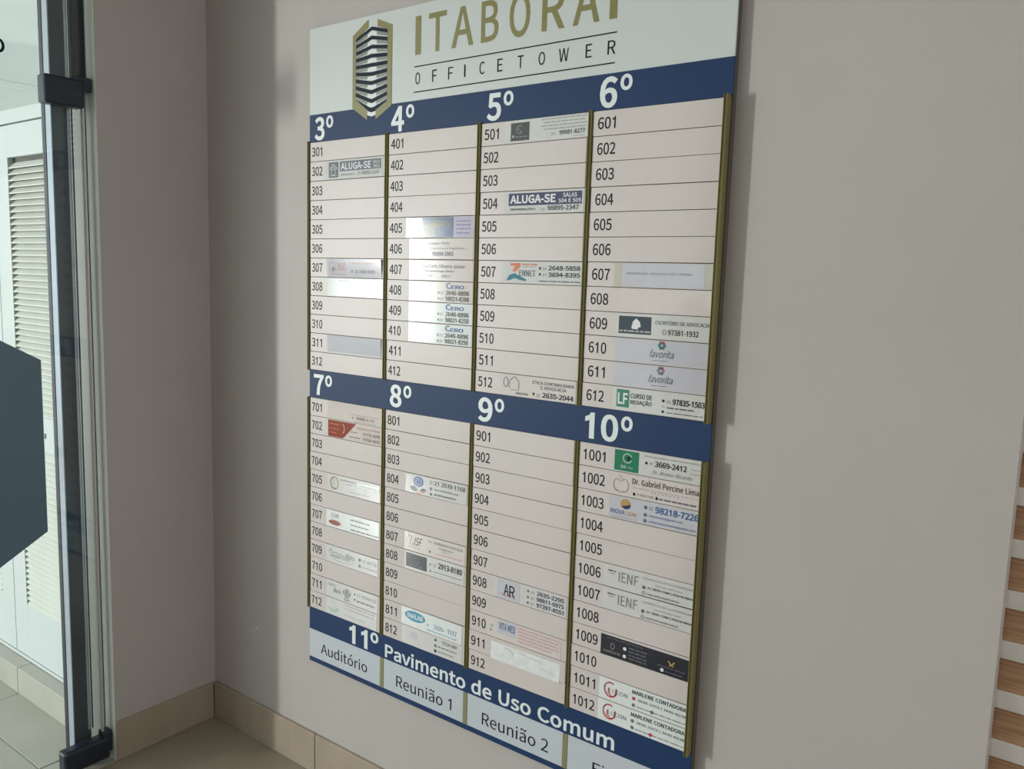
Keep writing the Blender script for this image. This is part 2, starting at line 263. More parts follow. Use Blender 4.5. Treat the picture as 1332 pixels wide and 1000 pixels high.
41: (332, [[97,-192,175,-41,224,123,241,305,224,486,175,650,97,802,41,776,111,629,154,470,168,305,154,139,111,-20,41,-168]]),
64: (928, [[440,-170,514,-164,584,-145,649,-114,625,-61,543,-96,447,-110,317,-87,214,-22,145,83,121,225,153,399,240,533,363,618,505,648,636,625,731,561,789,464,809,341,795,246,761,175,713,130,661,115,614,129,594,172,601,244,644,463,585,463,571,418,547,448,518,466,483,472,396,448,329,388,287,306,272,218,282,151,310,102,352,72,404,62,452,72,498,99,540,137,559,91,599,63,653,54,729,73,799,128,851,219,872,345,846,493,775,607,661,681,513,708,338,673,192,575,92,422,55,223,85,53,167,-69,290,-144], [422,124,382,134,354,166,344,223,354,287,382,347,426,391,483,409,522,399,554,363,524,189,470,139]]),
46: (273, [[136,-13,169,-4,192,19,201,55,192,91,169,115,136,124,103,115,80,91,72,55,80,19,103,-4]]),
44: (273, [[74,-186,150,-138,199,-68,217,19,208,75,182,111,141,124,108,116,83,94,74,61,83,27,106,6,139,-2,150,-1,138,-56,104,-100,52,-133]]),
58: (273, [[136,382,169,391,192,415,201,451,192,487,169,511,136,520,103,511,80,487,72,451,80,415,103,391], [136,-13,169,-4,192,19,201,55,192,91,169,115,136,124,103,115,80,91,72,55,80,19,103,-4]]),
243: (595, [[297,-13,391,6,469,60,523,148,543,266,523,384,469,472,391,527,297,546,204,527,125,472,71,384,51,266,71,148,125,60,204,6], [297,62,234,76,186,118,154,182,143,266,154,349,186,414,234,456,297,471,360,456,409,414,441,349,452,266,441,182,409,118,360,76], [280,627,453,796,390,855,234,673]]),
227: (552, [[213,-13,276,-2,335,25,392,64,400,0,474,0,474,327,463,417,430,486,373,531,289,546,207,535,137,508,80,476,115,415,161,442,215,463,275,472,328,460,362,430,379,387,384,337,238,312,136,272,77,215,58,138,70,74,102,27,151,-3], [238,60,190,68,157,95,144,144,156,191,197,229,271,258,384,277,384,129,335,91,287,68], [373,632,421,644,455,675,475,722,482,780,423,783,415,739,398,709,372,698,325,722,278,766,214,789,165,778,131,747,112,700,104,641,164,637,171,683,187,714,215,725,261,701,309,656]]),
211: (728, [[364,-13,488,13,585,88,648,206,671,362,648,517,585,633,488,706,364,731,240,706,143,633,79,517,57,362,79,206,143,88,240,13], [364,67,276,88,208,147,165,240,150,362,165,483,208,574,276,632,364,652,452,632,519,574,562,483,577,362,562,240,519,147,452,88], [345,764,511,889,460,951,306,809]]),
199: (626, [[281,-248,379,-233,440,-200,461,-147,451,-110,424,-86,381,-70,408,-11,477,7,538,41,590,90,540,148,492,104,437,76,374,67,281,87,210,146,166,239,150,362,166,483,213,574,284,632,376,652,434,643,482,620,524,584,573,643,523,686,456,719,375,731,249,706,148,632,81,515,57,359,79,208,139,94,231,19,348,-12,307,-96,357,-108,384,-125,392,-149,382,-176,345,-194,273,-203]]),
195: (596, [[379,776,436,793,475,839,490,912,430,916,420,876,402,851,377,843,330,863,282,901,215,921,157,904,119,858,104,787,164,782,174,822,192,846,217,854,264,834,312,797], [4,0,95,0,165,220,427,220,496,0,592,0,348,719,247,719], [187,291,294,645,298,645,405,291]]),
201: (578, [[99,0,524,0,524,77,189,77,189,339,462,339,462,417,189,417,189,642,513,642,513,719,99,719], [299,764,465,889,414,951,259,809]]),
205: (288, [[99,0,189,0,189,719,99,719], [125,764,291,889,241,951,86,809]]),
233: (544, [[306,-13,373,-6,431,14,480,41,449,101,387,70,316,59,246,72,192,109,155,168,139,245,498,245,502,296,488,399,447,478,380,528,289,546,201,527,125,471,71,383,51,266,71,148,125,61,206,6], [138,309,156,379,190,431,237,464,291,475,347,464,389,432,415,380,424,309], [274,627,444,796,382,855,227,673]]),
237: (270, [[90,0,180,0,180,532,90,532], [121,627,292,796,228,855,74,673]]),
231: (500, [[197,-248,295,-233,356,-200,376,-147,367,-110,340,-86,297,-70,323,-12,403,10,473,54,433,115,376,77,308,62,241,76,189,118,155,182,143,266,156,349,191,414,244,456,311,471,368,458,417,425,462,483,421,514,370,537,307,546,209,527,127,472,72,384,51,266,67,157,112,73,179,17,265,-11,224,-96,273,-108,300,-125,308,-149,297,-176,260,-194,188,-203]]),
244: (595, [[297,-13,391,6,469,60,523,148,543,266,523,384,469,472,391,527,297,546,204,527,125,472,71,384,51,266,71,148,125,60,204,6], [297,62,234,76,186,118,154,182,143,266,154,349,186,414,234,456,297,471,360,456,409,414,441,349,452,266,441,182,409,118,360,76], [127,658,166,623,294,746,299,746,428,623,467,658,342,811,252,811]]),
234: (544, [[306,-13,373,-6,431,14,480,41,449,101,387,70,316,59,246,72,192,109,155,168,139,245,498,245,502,296,488,399,447,478,380,528,289,546,201,527,125,471,71,383,51,266,71,148,125,61,206,6], [138,309,156,379,190,431,237,464,291,475,347,464,389,432,415,380,424,309], [120,658,158,623,286,746,291,746,420,623,459,658,333,811,244,811]]),
213: (728, [[364,-13,488,13,585,88,648,206,671,362,648,517,585,633,488,706,364,731,240,706,143,633,79,517,57,362,79,206,143,88,240,13], [364,67,276,88,208,147,165,240,150,362,165,483,208,574,276,632,364,652,452,632,519,574,562,483,577,362,562,240,519,147,452,88], [446,776,503,793,541,839,558,912,497,916,487,876,468,851,443,843,397,863,349,901,281,921,224,904,186,858,170,787,230,782,240,822,259,846,284,854,331,834,379,797]]),
202: (578, [[99,0,524,0,524,77,189,77,189,339,462,339,462,417,189,417,189,642,513,642,513,719,99,719], [195,766,320,868,440,766,479,795,365,919,271,919,156,795]]),
245: (595, [[297,-13,391,6,469,60,523,148,543,266,523,384,469,472,391,527,297,546,204,527,125,472,71,384,51,266,71,148,125,60,204,6], [297,62,234,76,186,118,154,182,143,266,154,349,186,414,234,456,297,471,360,456,409,414,441,349,452,266,441,182,409,118,360,76], [376,632,425,644,459,675,479,722,487,780,426,783,419,739,403,709,376,698,329,722,282,766,219,789,170,778,136,747,116,700,108,641,168,637,175,683,192,714,219,725,265,701,312,656]]),
}
_G = {}
def contours(ch):
    adv, data = FONT[ord(ch)]
    out = []
    for q in data:
        P = [(q[i]/1000, q[i+1]/1000) for i in range(0, len(q), 2)]
        out.append([p for i, p in enumerate(P) if math.dist(p, P[i-1]) > .009])
    return adv/1000, out
def sarea(P): return sum(P[i-1][0]*P[i][1]-P[i][0]*P[i-1][1] for i in range(len(P)))/2
def inside(p, P):
    r = False
    for i in range(len(P)):
        (x0, y0), (x1, y1) = P[i-1], P[i]
        if (y0 > p[1]) != (y1 > p[1]) and p[0] < x0+(p[1]-y0)*(x1-x0)/(y1-y0): r = not r
    return r
def fatten(P, d):
    out = []; n = len(P)
    for i in range(n):
        a, b, c = Vector(P[i-1]), Vector(P[i]), Vector(P[(i+1) % n])
        u, v = (b-a).normalized(), (c-b).normalized()
        nu, nv = Vector((-u.y, u.x)), Vector((-v.y, v.x)); m = nu+nv
        m = m/max(m.dot(m)/2, .6) if m.length > 1e-6 else nu
        out.append(tuple(b+m*d))
    return out
def glyphs(txt, bold, shear, space):
    """flat filled letter shapes (vertices, faces) laid out on a line, em = 1"""
    k = (txt, bold, shear, space)
    if k in _G: return _G[k]
    vs, fs, x = [], [], 0
    for ch in txt:
        if ch == ' ': x += .27*space; continue
        adv, cs = contours(ch)
        big = max(cs, key=lambda P: abs(sarea(P))); sg = 1 if sarea(big) < 0 else -1
        outer = [P for P in cs if (sarea(P) > 0) == (sarea(big) > 0)]; holes = [P for P in cs if P not in outer]
        for o in outer:
            grp = [o]+[h for h in holes if inside(h[0], o)]
            if bold: grp = [fatten(P, bold*sg) for P in grp]
            pts = [p for P in grp for p in P]
            tri = tessellate_polygon([[Vector((p[0], p[1], 0)) for p in P] for P in grp])
            b = len(vs); vs += [(p[0]+x+p[1]*shear, p[1]) for p in pts]
            for t in tri:
                a_ = [pts[i] for i in t]
                if sarea(a_) < 0: t = t[::-1]
                fs.append([b+i for i in t])
        x += adv*space
    _G[k] = (vs, fs)
    return _G[k]
def empty(name, loc=(0, 0, 0), parent=None):
    o = bpy.data.objects.new(name, None); C.objects.link(o); o.location = loc; o.empty_display_size = .1
    if parent: o.parent = parent
    return o
def tag(o, label=None, cat=None, group=None, kind=None):
    if label: o['label'] = label
    if cat: o['category'] = cat
    if group: o['group'] = group
    if kind: o['kind'] = kind
    return o
def box_obj(name, b, m, parent=None, r=0, origin=None):
    o0 = origin or (0, 0, 0); mb = MB()
    a = (b[0]-o0[0], b[1]-o0[0], b[2]-o0[1], b[3]-o0[1], b[4]-o0[2], b[5]-o0[2])
    (mb.bevbox(*a, m, r=r) if r else mb.box(*a, m))
    return mb.build(name, parent, o0 if parent is None else (0, 0, 0))

# ================================================================== SETTING
WY = .020        # wall plane behind the board
WX = -.490       # left wall plane
END = -.315      # free end of the left wall
RX = 1.670       # right end of the board wall
wall_back = box_obj('wall_back', (WX-.16, RX, WY, WY+.06, 0, 2.9), 'wall_paint')
tag(wall_back, 'light grey painted wall that carries the directory board', None, kind='structure')
# left wall stub with a painted end face
mb = MB(); mb.box(WX-.055, WX, END, WY, 0, 2.9, 'wall_paint'); mb.box(WX-.16, WX-.058, END+.004, WY, 0, 2.9, 'jamb_metal'); mb.box(WX-.054, WX-.001, END-.0015, END, 0, 2.9, 'jamb_paint')
wl = mb.build('wall_left'); tag(wl, 'short shaded grey wall between the corner and the glass door', kind='structure')
wr = box_obj('wall_right', (4.6, 4.75, -6, 1.2, 0, 2.9), 'wall_paint'); tag(wr, kind='structure')
wfr = box_obj('wall_front', (WX-.16, 4.75, -6.15, -6, 0, 2.9), 'wall_paint'); tag(wfr, kind='structure')  # unseen wall, put in so sky light enters only by the glass door
wf = box_obj('wall_far_right', (2.9, 4.6, 1.05, 1.2, 0, 2.9), 'wall_paint'); tag(wf, kind='structure')
ce = box_obj('ceiling', (WX-.16, 4.75, -6, 1.2, 2.9, 3.0), 'ceiling_paint'); tag(ce, kind='structure')
# header over the glass doors
wo = box_obj('wall_above_door', (WX-.16, WX-.02, -6, END, 2.45, 2.9), 'wall_paint'); tag(wo, kind='structure')

mb = MB()
for px_, pz_, r_ in ((-.272, .362, .006), (-.258, .372, .0035), (-.284, .350, .004), (-.250, .348, .003)):
    mb.poly([(px_+r_*(.7+.3*math.sin(3*a_+px_*90))*math.cos(a_), pz_+r_*(.6+.3*math.cos(2*a_))*math.sin(a_)) for a_ in [k_*.7 for k_ in range(9)]], 'jamb_paint', WY-.0006, th=.0005)
tag(mb.build('plaster_chips', wall_back), 'small pale plaster chips low on the wall', kind='stuff')
# floor: slab and tiles
fl = box_obj('floor', (-6, 4.75, -6, 1.2, -.08, -.006), 'grout'); tag(fl, 'beige ceramic tiled floor', kind='structure')
T = .5; J = .0022
tm = MB(); tm.bevbox(0, T-J, 0, T-J, -.008, 0, 'floor_tile', r=.0012, seg=1)
ti = tm.build('tile', fl, (.012-T, -.475-0*T, 0)); tme = ti.data
om = MB(); om.bevbox(0, T-J, 0, T-J, -.008, 0, 'outdoor_tile', r=.0012, seg=1); ome = None
ti.location = (.012-T, -.475, 0); first = True
for i in range(0, 9):
    for j in range(-6, 1):
        x = .012-T+i*T; y = -.475+j*T
        if first and False: pass
        if i == 0 and j == 0: continue
        link('tile', tme, fl, (x, y, 0))
# narrow outdoor / threshold tiles start at the door line
ot = om.build('tile', fl, (-.618-T, -.475-T, 0)); ome = ot.data
for i in range(1, 8):
    for j in range(-5, 1):
        if i == 1 and j == -1: continue
        link('tile', ome, fl, (-.618-i*T, -.475+j*T, 0))
sm = MB(); sm.bevbox(0, .126, 0, T-J, -.008, 0, 'outdoor_tile', r=.0012, seg=1)
so = sm.build('tile', fl, (-.616, -.475, 0))
for j in range(-6, 0): link('tile', so.data, fl, (-.616, -.475+j*T, 0))

# baseboards of cut tile
def base_run(name, pieces, axis, plane, label):
    root = empty(name, (0, 0, 0)); tag(root, label, kind='structure')
    for a, b in pieces:
        mb = MB()
        if axis == 'x': mb.bevbox(a+.0008, b-.0008, plane, WY, 0, .1213, 'baseboard_tile', r=.0018, seg=1)
        else: mb.bevbox(WX, plane, a+.0008, b-.0008, 0, .1213, 'baseboard_tile', r=.0018, seg=1)
        mb.build('tile', root)
base_run('baseboard_back', [(WX+.006, .012), (.012, .512), (.512, 1.012), (1.012, 1.512), (1.512, RX)], 'x', .010, 'beige tile baseboard below the directory board')
base_run('baseboard_left', [(END, .010)], 'y', WX+.006, 'beige tile baseboard along the short shaded wall')

# ------------------------------------------------------------------ glass door in its opening
DX = -.518
door = empty('door_1', (DX, -.34, 0)); tag(door, 'frameless glass entrance door with dark fittings and one dark letter', kind='structure')
def dpart(name, mb): return mb.build(name, door, (-DX, .34, 0))
mb = MB(); mb.box(DX-.005, DX+.005, -1.34, -.342, .012, 2.44, 'clear_glass'); dpart('glass_pane', mb)
mb = MB(); mb.box(DX-.0052, DX+.0052, -.3415, -.3385, .07, 1.87, 'seal_pink'); dpart('edge_seal', mb)
# lettering (only the last letter is in view)
mb = MB(); vs_, fs_ = glyphs('o', .012, 0, 1)
ax = max(v[0] for v in vs_); az = min(v[1] for v in vs_); bz = max(v[1] for v in vs_); k = .036/(bz-az)
mb.add([(DX+.0058, -.527+(v[0]-ax)*k*1.0, 1.968+(v[1]-az)*k) for v in vs_], fs_, 'ink_navy'); dpart('lettering', mb)
mb = MB(); mb.bevbox(DX-.022, DX+.020, -.443, -.340, 1.868, 1.941, 'fitting_black', r=.006); mb.bevbox(DX-.020, DX+.016, -.36, -.317, 1.914, 1.951, 'fitting_black', r=.004)
mb.bevbox(DX+.0195, DX+.0215, -.430, -.350, 1.899, 1.902, 'dark_aluminium', r=.0006, seg=1)
tag(dpart('pivot_clamp', mb), 'black upper pivot clamp')
mb = MB(); mb.bevbox(DX-.022, DX+.020, -.458, -.326, .012, .080, 'fitting_black', r=.008); mb.bevbox(DX-.018, DX+.016, -.345, -.318, .03, .095, 'fitting_black', r=.004)
tag(dpart('floor_pivot', mb), 'black floor pivot fitting')
for a, b in ((-2.36, -1.36), (-3.38, -2.38)):   # further fixed leaves, outside the frame
    mb = MB(); mb.box(DX-.005, DX+.005, a, b, .012, 2.44, 'clear_glass'); dpart('glass_pane', mb)

# dark aluminium post behind the glass edge
post = empty('trim_1', (-.57, -.38, 0)); tag(post, 'dark aluminium post beside the glass door', kind='structure')
def ppart(name, b, m, r=.001):
    mb = MB(); mb.bevbox(*b, m, r=r, seg=1); return mb.build(name, post, (.57, .38, 0))
ppart('post_body', (-.606, -.548, -.405, -.357, 0, 2.44), 'dark_aluminium')
ppart('bright_strip', (-.577, -.5475, -.4075, -.4045, .03, 2.44), 'bright_trim', .0006)  # sun reflection on the post, built in as a paler metal strip
ppart('rubber_strip', (-.592, -.5775, -.409, -.4045, .03, 2.44), 'black_rubber', .0006)
ppart('channel_lip', (-.5485, -.5450, -.366, -.3600, .10, 2.44), 'bright_trim', .0006)
ppart('channel_lip', (-.5485, -.5455, -.3555, -.3515, .10, 2.44), 'dark_aluminium', .0006)
ppart('upper_jamb', (-.56, -.535, -.345, -.318, 1.955, 2.44), 'black_rubber')
ppart('door_stop', (-.5480, -.5462, END-.002, END+.003, .0, 1.95), 'black_rubber', .0006)

# ------------------------------------------------------------------ outside: passage with utility cupboard
PF = -.322; LP = -.272
pl = empty('trim_2', (-1.1, PF, 0)); tag(pl, 'low tiled kerb under the louvred cupboard', kind='structure')
for a, b in ((-3.12, -2.62), (-2.62, -2.12), (-2.12, -1.62), (-1.62, -1.12), (-1.12, -.66)):
    mb = MB(); mb.bevbox(a+.0008, b-.0008, PF, .6, 0, .092, 'outdoor_tile', r=.002, seg=1); mb.build('tile', pl, (1.1, -PF, 0))
wo2 = box_obj('wall_outside', (-3.3, -3.15, -1.6, 2.6, 0, 2.55), 'outdoor_paint'); tag(wo2, 'pale wall at the far end of the passage', kind='structure')
wo3 = box_obj('wall_passage', (-3.3, -.66, 2.5, 2.6, 0, 2.55), 'outdoor_paint'); tag(wo3, kind='structure')
ceo = box_obj('ceiling_outside', (-3.3, WX-.17, -1.6, 2.6, 2.42, 2.52), 'outdoor_paint'); tag(ceo, kind='structure')
co = box_obj('trim_3', (-3.15, -3.10, -1.6, 2.5, 2.385, 2.42), 'outdoor_paint', r=.004); tag(co, 'white cornice at the passage ceiling', kind='structure')

cup = empty('utility_cupboard', (-1.25, LP, .092)); tag(cup, 'white utility cupboard with louvred doors outside the glass', 'cupboard')
def cpart(name, mb, par=None):
    o = mb.build(name, par or cup)
    if par is None: o.location = (1.25, -LP, -.092)
    return o
mb = MB(); mb.box(-2.5, -.66, LP+.02, .1, .094, 1.936, 'cupboard_white'); cpart('carcass', mb)
mb = MB(); mb.bevbox(-2.5, -.66, LP-.004, LP+.02, 1.894, 1.936, 'cupboard_white', r=.001, seg=1); cpart('top_rail', mb)
mb = MB(); mb.bevbox(-2.5, -.66, LP-.004, LP+.02, .094, .104, 'cupboard_white', r=.001, seg=1); cpart('bottom_rail', mb)
for a in (-2.446, -1.84, -1.236):
    b = a+.602; la, lb = a+.095, b-.095
    mb = MB()
    mb.bevbox(a, la, LP, LP+.018, .106, 1.890, 'cupboard_white', r=.001, seg=1); mb.bevbox(lb, b-.002, LP, LP+.018, .106, 1.890, 'cupboard_white', r=.001, seg=1)
    for z0, z1 in ((.106, .296), (.855, .968), (1.790, 1.890)): mb.box(la-.001, lb+.001, LP+.0002, LP+.018, z0, z1, 'cupboard_white')
    mb.box(la-.001, lb+.001, LP+.0165, LP+.018, .29, 1.80, 'slot_dark')
    mb.box(la, la+.004, LP-.003, LP, .296, .855, 'slat_white'); mb.box(la, la+.004, LP-.003, LP, .968, 1.790, 'slat_white')
    leaf = cpart('door_leaf', mb)
    nr = 0
    s = .0196
    sb = MB()
    sb.add([(la+.003, LP-.002, 0), (lb-.003, LP-.002, 0), (lb-.003, LP+.016, s*.95), (la+.003, LP+.016, s*.95),
            (la+.003, LP-.002, .003), (lb-.003, LP-.002, .003), (lb-.003, LP+.016, s*.95+.003), (la+.003, LP+.016, s*.95+.003)],
           [(3, 2, 1, 0), (4, 5, 6, 7), (0, 1, 5, 4), (1, 2, 6, 5), (2, 3, 7, 6), (3, 0, 4, 7)], 'slat_white')
    me = None
    for z0, z1 in ((.298, .853), (.970, 1.788)):
        n = int((z1-z0)/s)
        for q in range(n):
            if me is None: o = sb.build('slat', leaf, (0, 0, z0+q*s)); me = o.data
            else: link('slat', me, leaf, (0, 0, z0+q*s))
    if a == -1.236:
        mb = MB(); mb.bevbox(-.960, -.954, LP-.004, LP, .900, .918, 'bright_trim', r=.002); cpart('keyhole', mb, leaf)

# ------------------------------------------------------------------ hexagon sign on a stand, close to the camera at the left
HX = .60; HR = .240; HY, HZ = -1.171, 1.203
sg = empty('hexagon_stand_sign', (HX, HY, 0)); tag(sg, 'dark slate blue hexagon sign on a slim stand in front of the glass door', 'sign')
mb = MB()
pts = [(HY+HR*math.sin(math.radians(60*k)), HZ+HR*math.cos(math.radians(60*k))) for k in range(6)]
v = [(HX+.004, p, q) for p, q in pts]+[(HX-.006, p, q) for p, q in pts]
mb.add(v, [list(range(5, -1, -1)), list(range(6, 12))]+[[i, (i+1) % 6, (i+1) % 6+6, i+6] for i in range(6)], 'panel_slate')
mb.build('sign_panel', sg, (-HX, -HY, 0))
mb = MB(); mb.bevbox(HX-.022, HX-.006, HY-.015, HY+.015, .012, 1.10, 'dark_aluminium', r=.003); mb.build('pole', sg, (-HX, -HY, 0))
mb = MB(); mb.bevbox(HX-.16, HX+.12, HY-.15, HY+.15, 0, .014, 'dark_aluminium', r=.004); mb.build('base_plate', sg, (-HX, -HY, 0))

# ------------------------------------------------------------------ slatted wood panel past the right end of the wall
sp = empty('slatted_wood_panel', (2.05, .10, 0)); tag(sp, 'light wood panel with white horizontal battens past the right end of the wall', 'panel')
mb = MB(); mb.box(1.60, 2.6, .106, .125, .0, 2.3, 'wood'); mb.build('backing', sp, (-2.05, -.10, 0))
PIT = .0882; Y0 = .087; ZB = .932
pm = MB(); pm.bevbox(1.60, 2.6, Y0+.004, Y0+.018, 0, PIT-.0012, 'wood', r=.001, seg=1); pme = None
bmm = MB(); bmm.bevbox(1.60, 2.6, Y0-.003, Y0+.004, 0, .0305, 'batten_white', r=.001, seg=1); bme = None
for k in range(-10, 15):
    z = ZB+k*PIT
    if pme is None: pme = pm.build('plank', sp, (-2.05, -.10, z)).data
    else: link('plank', pme, sp, (-2.05, -.10, z))
    if bme is None: bme = bmm.build('batten', sp, (-2.05, -.10, z)).data
    else: link('batten', bme, sp, (-2.05, -.10, z))

# ================================================================== DIRECTORY BOARD
P4 = .2902; XS = [k*P4 for k in range(5)]
ZT, B1T, G1, B2T, G2, B3T, B3B, SB, BOT = 2.0825, 1.8655, 1.7951, 1.1919, 1.1149, .5136, .4485, .3661, .3524
BL, BR = .0017, 1.1686
board = empty('directory_board', (.585, WY, BOT)); tag(board, 'tall white and navy office directory board on the grey wall', 'sign')
def bp(name, mb, par=board, loc=None, rot=(0, 0, 0)):
    if loc is None: loc = (-.585, -WY, -BOT)
    return mb.build(name, par, loc, rot)
mb = MB(); mb.box(BL, BR, .0045, WY-.0006, BOT, ZT, 'board_edge'); bp('backing_sheet', mb)
mb = MB(); mb.box(BL+.004, BR-.004, .0035, .0046, B3T, G1, 'grid_backing'); bp('grid_backing', mb)
mb = MB(); mb.bevbox(BL, BR, 0, .0045, B1T, ZT, 'white_panel', r=.0006, seg=1)
# header logo and title, printed flat
y1, y2 = -.0003, -.0006
header = bp('header_panel', mb)
mb = MB()
mb.poly([(.166, 2.042), (.221, 2.074), (.221, 2.055), (.178, 2.033), (.178, 1.892), (.178, 1.886), (.219, 1.858), (.219, 1.835), (.166, 1.868)][:4]+[(.178, 1.888), (.220, 1.858), (.219, 1.835), (.166, 1.868)], 'logo_olive', y2-.0003, th=.0002)
mb.poly([(.253, 2.070), (.303, 2.050), (.303, 1.862), (.249, 1.834), (.249, 1.856), (.288, 1.875), (.288, 2.041), (.253, 2.053)], 'logo_olive', y2-.0003, th=.0002)
for k in range(10):
    t = k/9
    L = 2.0345+(1.888-2.0345)*t; Mz = 2.0555+(1.862-2.0555)*t; R = 2.042+(1.879-2.042)*t; h = .0085+.001*t
    gap = (.1465/9, .1935/9, .163/9)
    if k < 10:   # grey glazing under each dark slab, with a pale corner
        gh = .0075
        mb.poly([(.178, L-h), (.222, L-h+(Mz-L)*.79), (.222, L-h+(Mz-L)*.79-gh), (.178, L-h-gh)], 'logo_grey', y2)
        mb.poly([(.250, R-h+(Mz-R)*.66), (.288, R-h), (.288, R-h-gh), (.250, R-h+(Mz-R)*.66-gh)], 'logo_grey', y2)
    mb.poly([(.178, L), (.234, Mz), (.234, Mz-h), (.178, L-h)], 'ink_navy', y2-.0002)
    mb.poly([(.234, Mz), (.287, R), (.287, R-h), (.234, Mz-h)], 'ink_navy', y2-.0002)
    mb.poly([(.219, Mz-h-.003+(L-Mz)*.27), (.234, Mz-h-.0005), (.251, Mz-h-.003+(R-Mz)*.32), (.251, Mz-h-.0125+(R-Mz)*.32), (.234, Mz-h-.0105), (.219, Mz-h-.0125+(L-Mz)*.27)], 'vinyl_white', y2-.0001)
bp('tower_emblem', mb)
mb = MB()
for ch, a, b in (('I', .379, .3965), ('T', .421, .475), ('A', .491, .555), ('B', .577, .625), ('O', .655, .709), ('R', .740, .797), ('A', .817, .880), ('I', .903, .920)):
    mb.text(ch, a, b, 1.9665 if ch == 'O' else 1.9690, 2.0580 if ch == 'O' else 2.0560, 'logo_olive', y2, bold=.012)
mb.poly([(.909, 2.060), (.917, 2.060), (.927, 2.0755), (.915, 2.0755)], 'logo_olive', y2)
for ch, x in zip('OFFICE', (.381, .434, .483, .5305, .575, .625)): mb.text(ch, x, x+(.004 if ch == 'I' else .0145), 1.902, 1.9290, 'ink_black', y2, bold=.0)
for ch, a, b in (('T', .680, .6955), ('O', .735, .751), ('W', .786, .810), ('E', .851, .8655), ('R', .902, .920)): mb.text(ch, a, b, 1.902, 1.9285, 'ink_black', y2)
mb.rect(.377, .922, 1.9415, 1.9440, 'ink_black', y2); mb.rect(.376, .920, 1.8835, 1.8860, 'ink_black', y2)
bp('header_lettering', mb)

# navy bands with the floor numbers
def band(z0, z1, items, label):
    mb = MB(); mb.bevbox(BL, BR, 0, .0045, z0, z1, 'navy', r=.0004, seg=1); b = bp('navy_band', mb)
    for it in items:
        mb = MB(); mb.text(*it[:5], 'vinyl_white', -.0006, bold=it[5], th=.0005)
        mb.build('ordinal_mark' if it[0] == 'o' else 'floor_numeral' if it[0].isdigit() else 'lettering', b)
def ordn(n, x, z0, z1, wdt): return [(n, x, x+wdt, z0, z1, .03), ('o', x+wdt+.006, x+wdt+.033, z1-.0305, z1+.001, .03)]
band(G1, B1T, ordn('3', .022, 1.7985, 1.8580, .039)+ordn('4', .303, 1.7985, 1.8580, .043)+ordn('5', .599, 1.7985, 1.8580, .040)+ordn('6', .889, 1.7985, 1.8595, .040), '')
band(G2, B2T, ordn('7', .020, 1.1240, 1.1805, .040)+ordn('8', .310, 1.1240, 1.1820, .041)+ordn('9', .597, 1.1235, 1.1810, .042)+ordn('10', .887, 1.1235, 1.1810, .080), '')
band(B3B, B3T, [('11', .167, .238, .4545, .5075, .03), ('o', .249, .279, .4800, .5095, .03),
                ('Pavimento de Uso Comum', .304, .994, .4540, .4930, .022)], '')
# bottom strip of shared rooms
mb = MB(); mb.bevbox(BL, BR, 0, .0045, SB, B3B, 'strip_cell', r=.0004, seg=1); strip = bp('shared_room_strip', mb)
for tx, a, b, c, d in (('Auditório', .051, .237, .3870, .4215), ('Reunião 1', .346, .536, .3855, .4190), ('Reunião 2', .633, .826, .3845, .4180), ('Fitness', .943, 1.085, .3825, .4110)):
    mb = MB(); mb.text(tx, a, b, c, d, 'ink_navy', -.0005); mb.build('lettering', strip)
for x in (.2925, .580, .8705):
    mb = MB(); mb.bevbox(x-.0065, x+.0065, -.0012, .002, SB, B3B, 'olive_flat', r=.0004, seg=1); bp('strip_divider', mb)
mb = MB(); mb.bevbox(BL, BR, 0, .0045, BOT, SB, 'navy', r=.0004, seg=1); bp('bottom_edge', mb)

# vertical dividers: olive channel profiles standing proud
def divider(x, z0, z1, wl=.0042, wr=.0042, d=.0055):
    mb = MB()
    prof = [(-wl, .004), (-wl, -d+.001), (-wl*.55, -d), (-wl*.40, -d+.003), (wr*.40, -d+.003), (wr*.55, -d), (wr, -d+.001), (wr, .004)]
    n = len(prof)
    v = [(x+a, b, z) for z in (z0, z1) for a, b in prof]
    mb.add(v, [list(range(n)), list(range(2*n-1, n-1, -1))]+[[i, i+n, (i+1) % n+n, (i+1) % n] for i in range(n)], 'olive_metal')
    bp('divider', mb)
for k, x in enumerate(XS):
    a = {0: (.0040, .0012, .006), 4: (.0030, .0052, .0150)}.get(k, (.0042, .0042, .0055))
    xx = x if k else .0015
    divider(xx, B2T-.0015, G1+.003, *a); divider(xx, B3T-.001, G2+.001, *a)

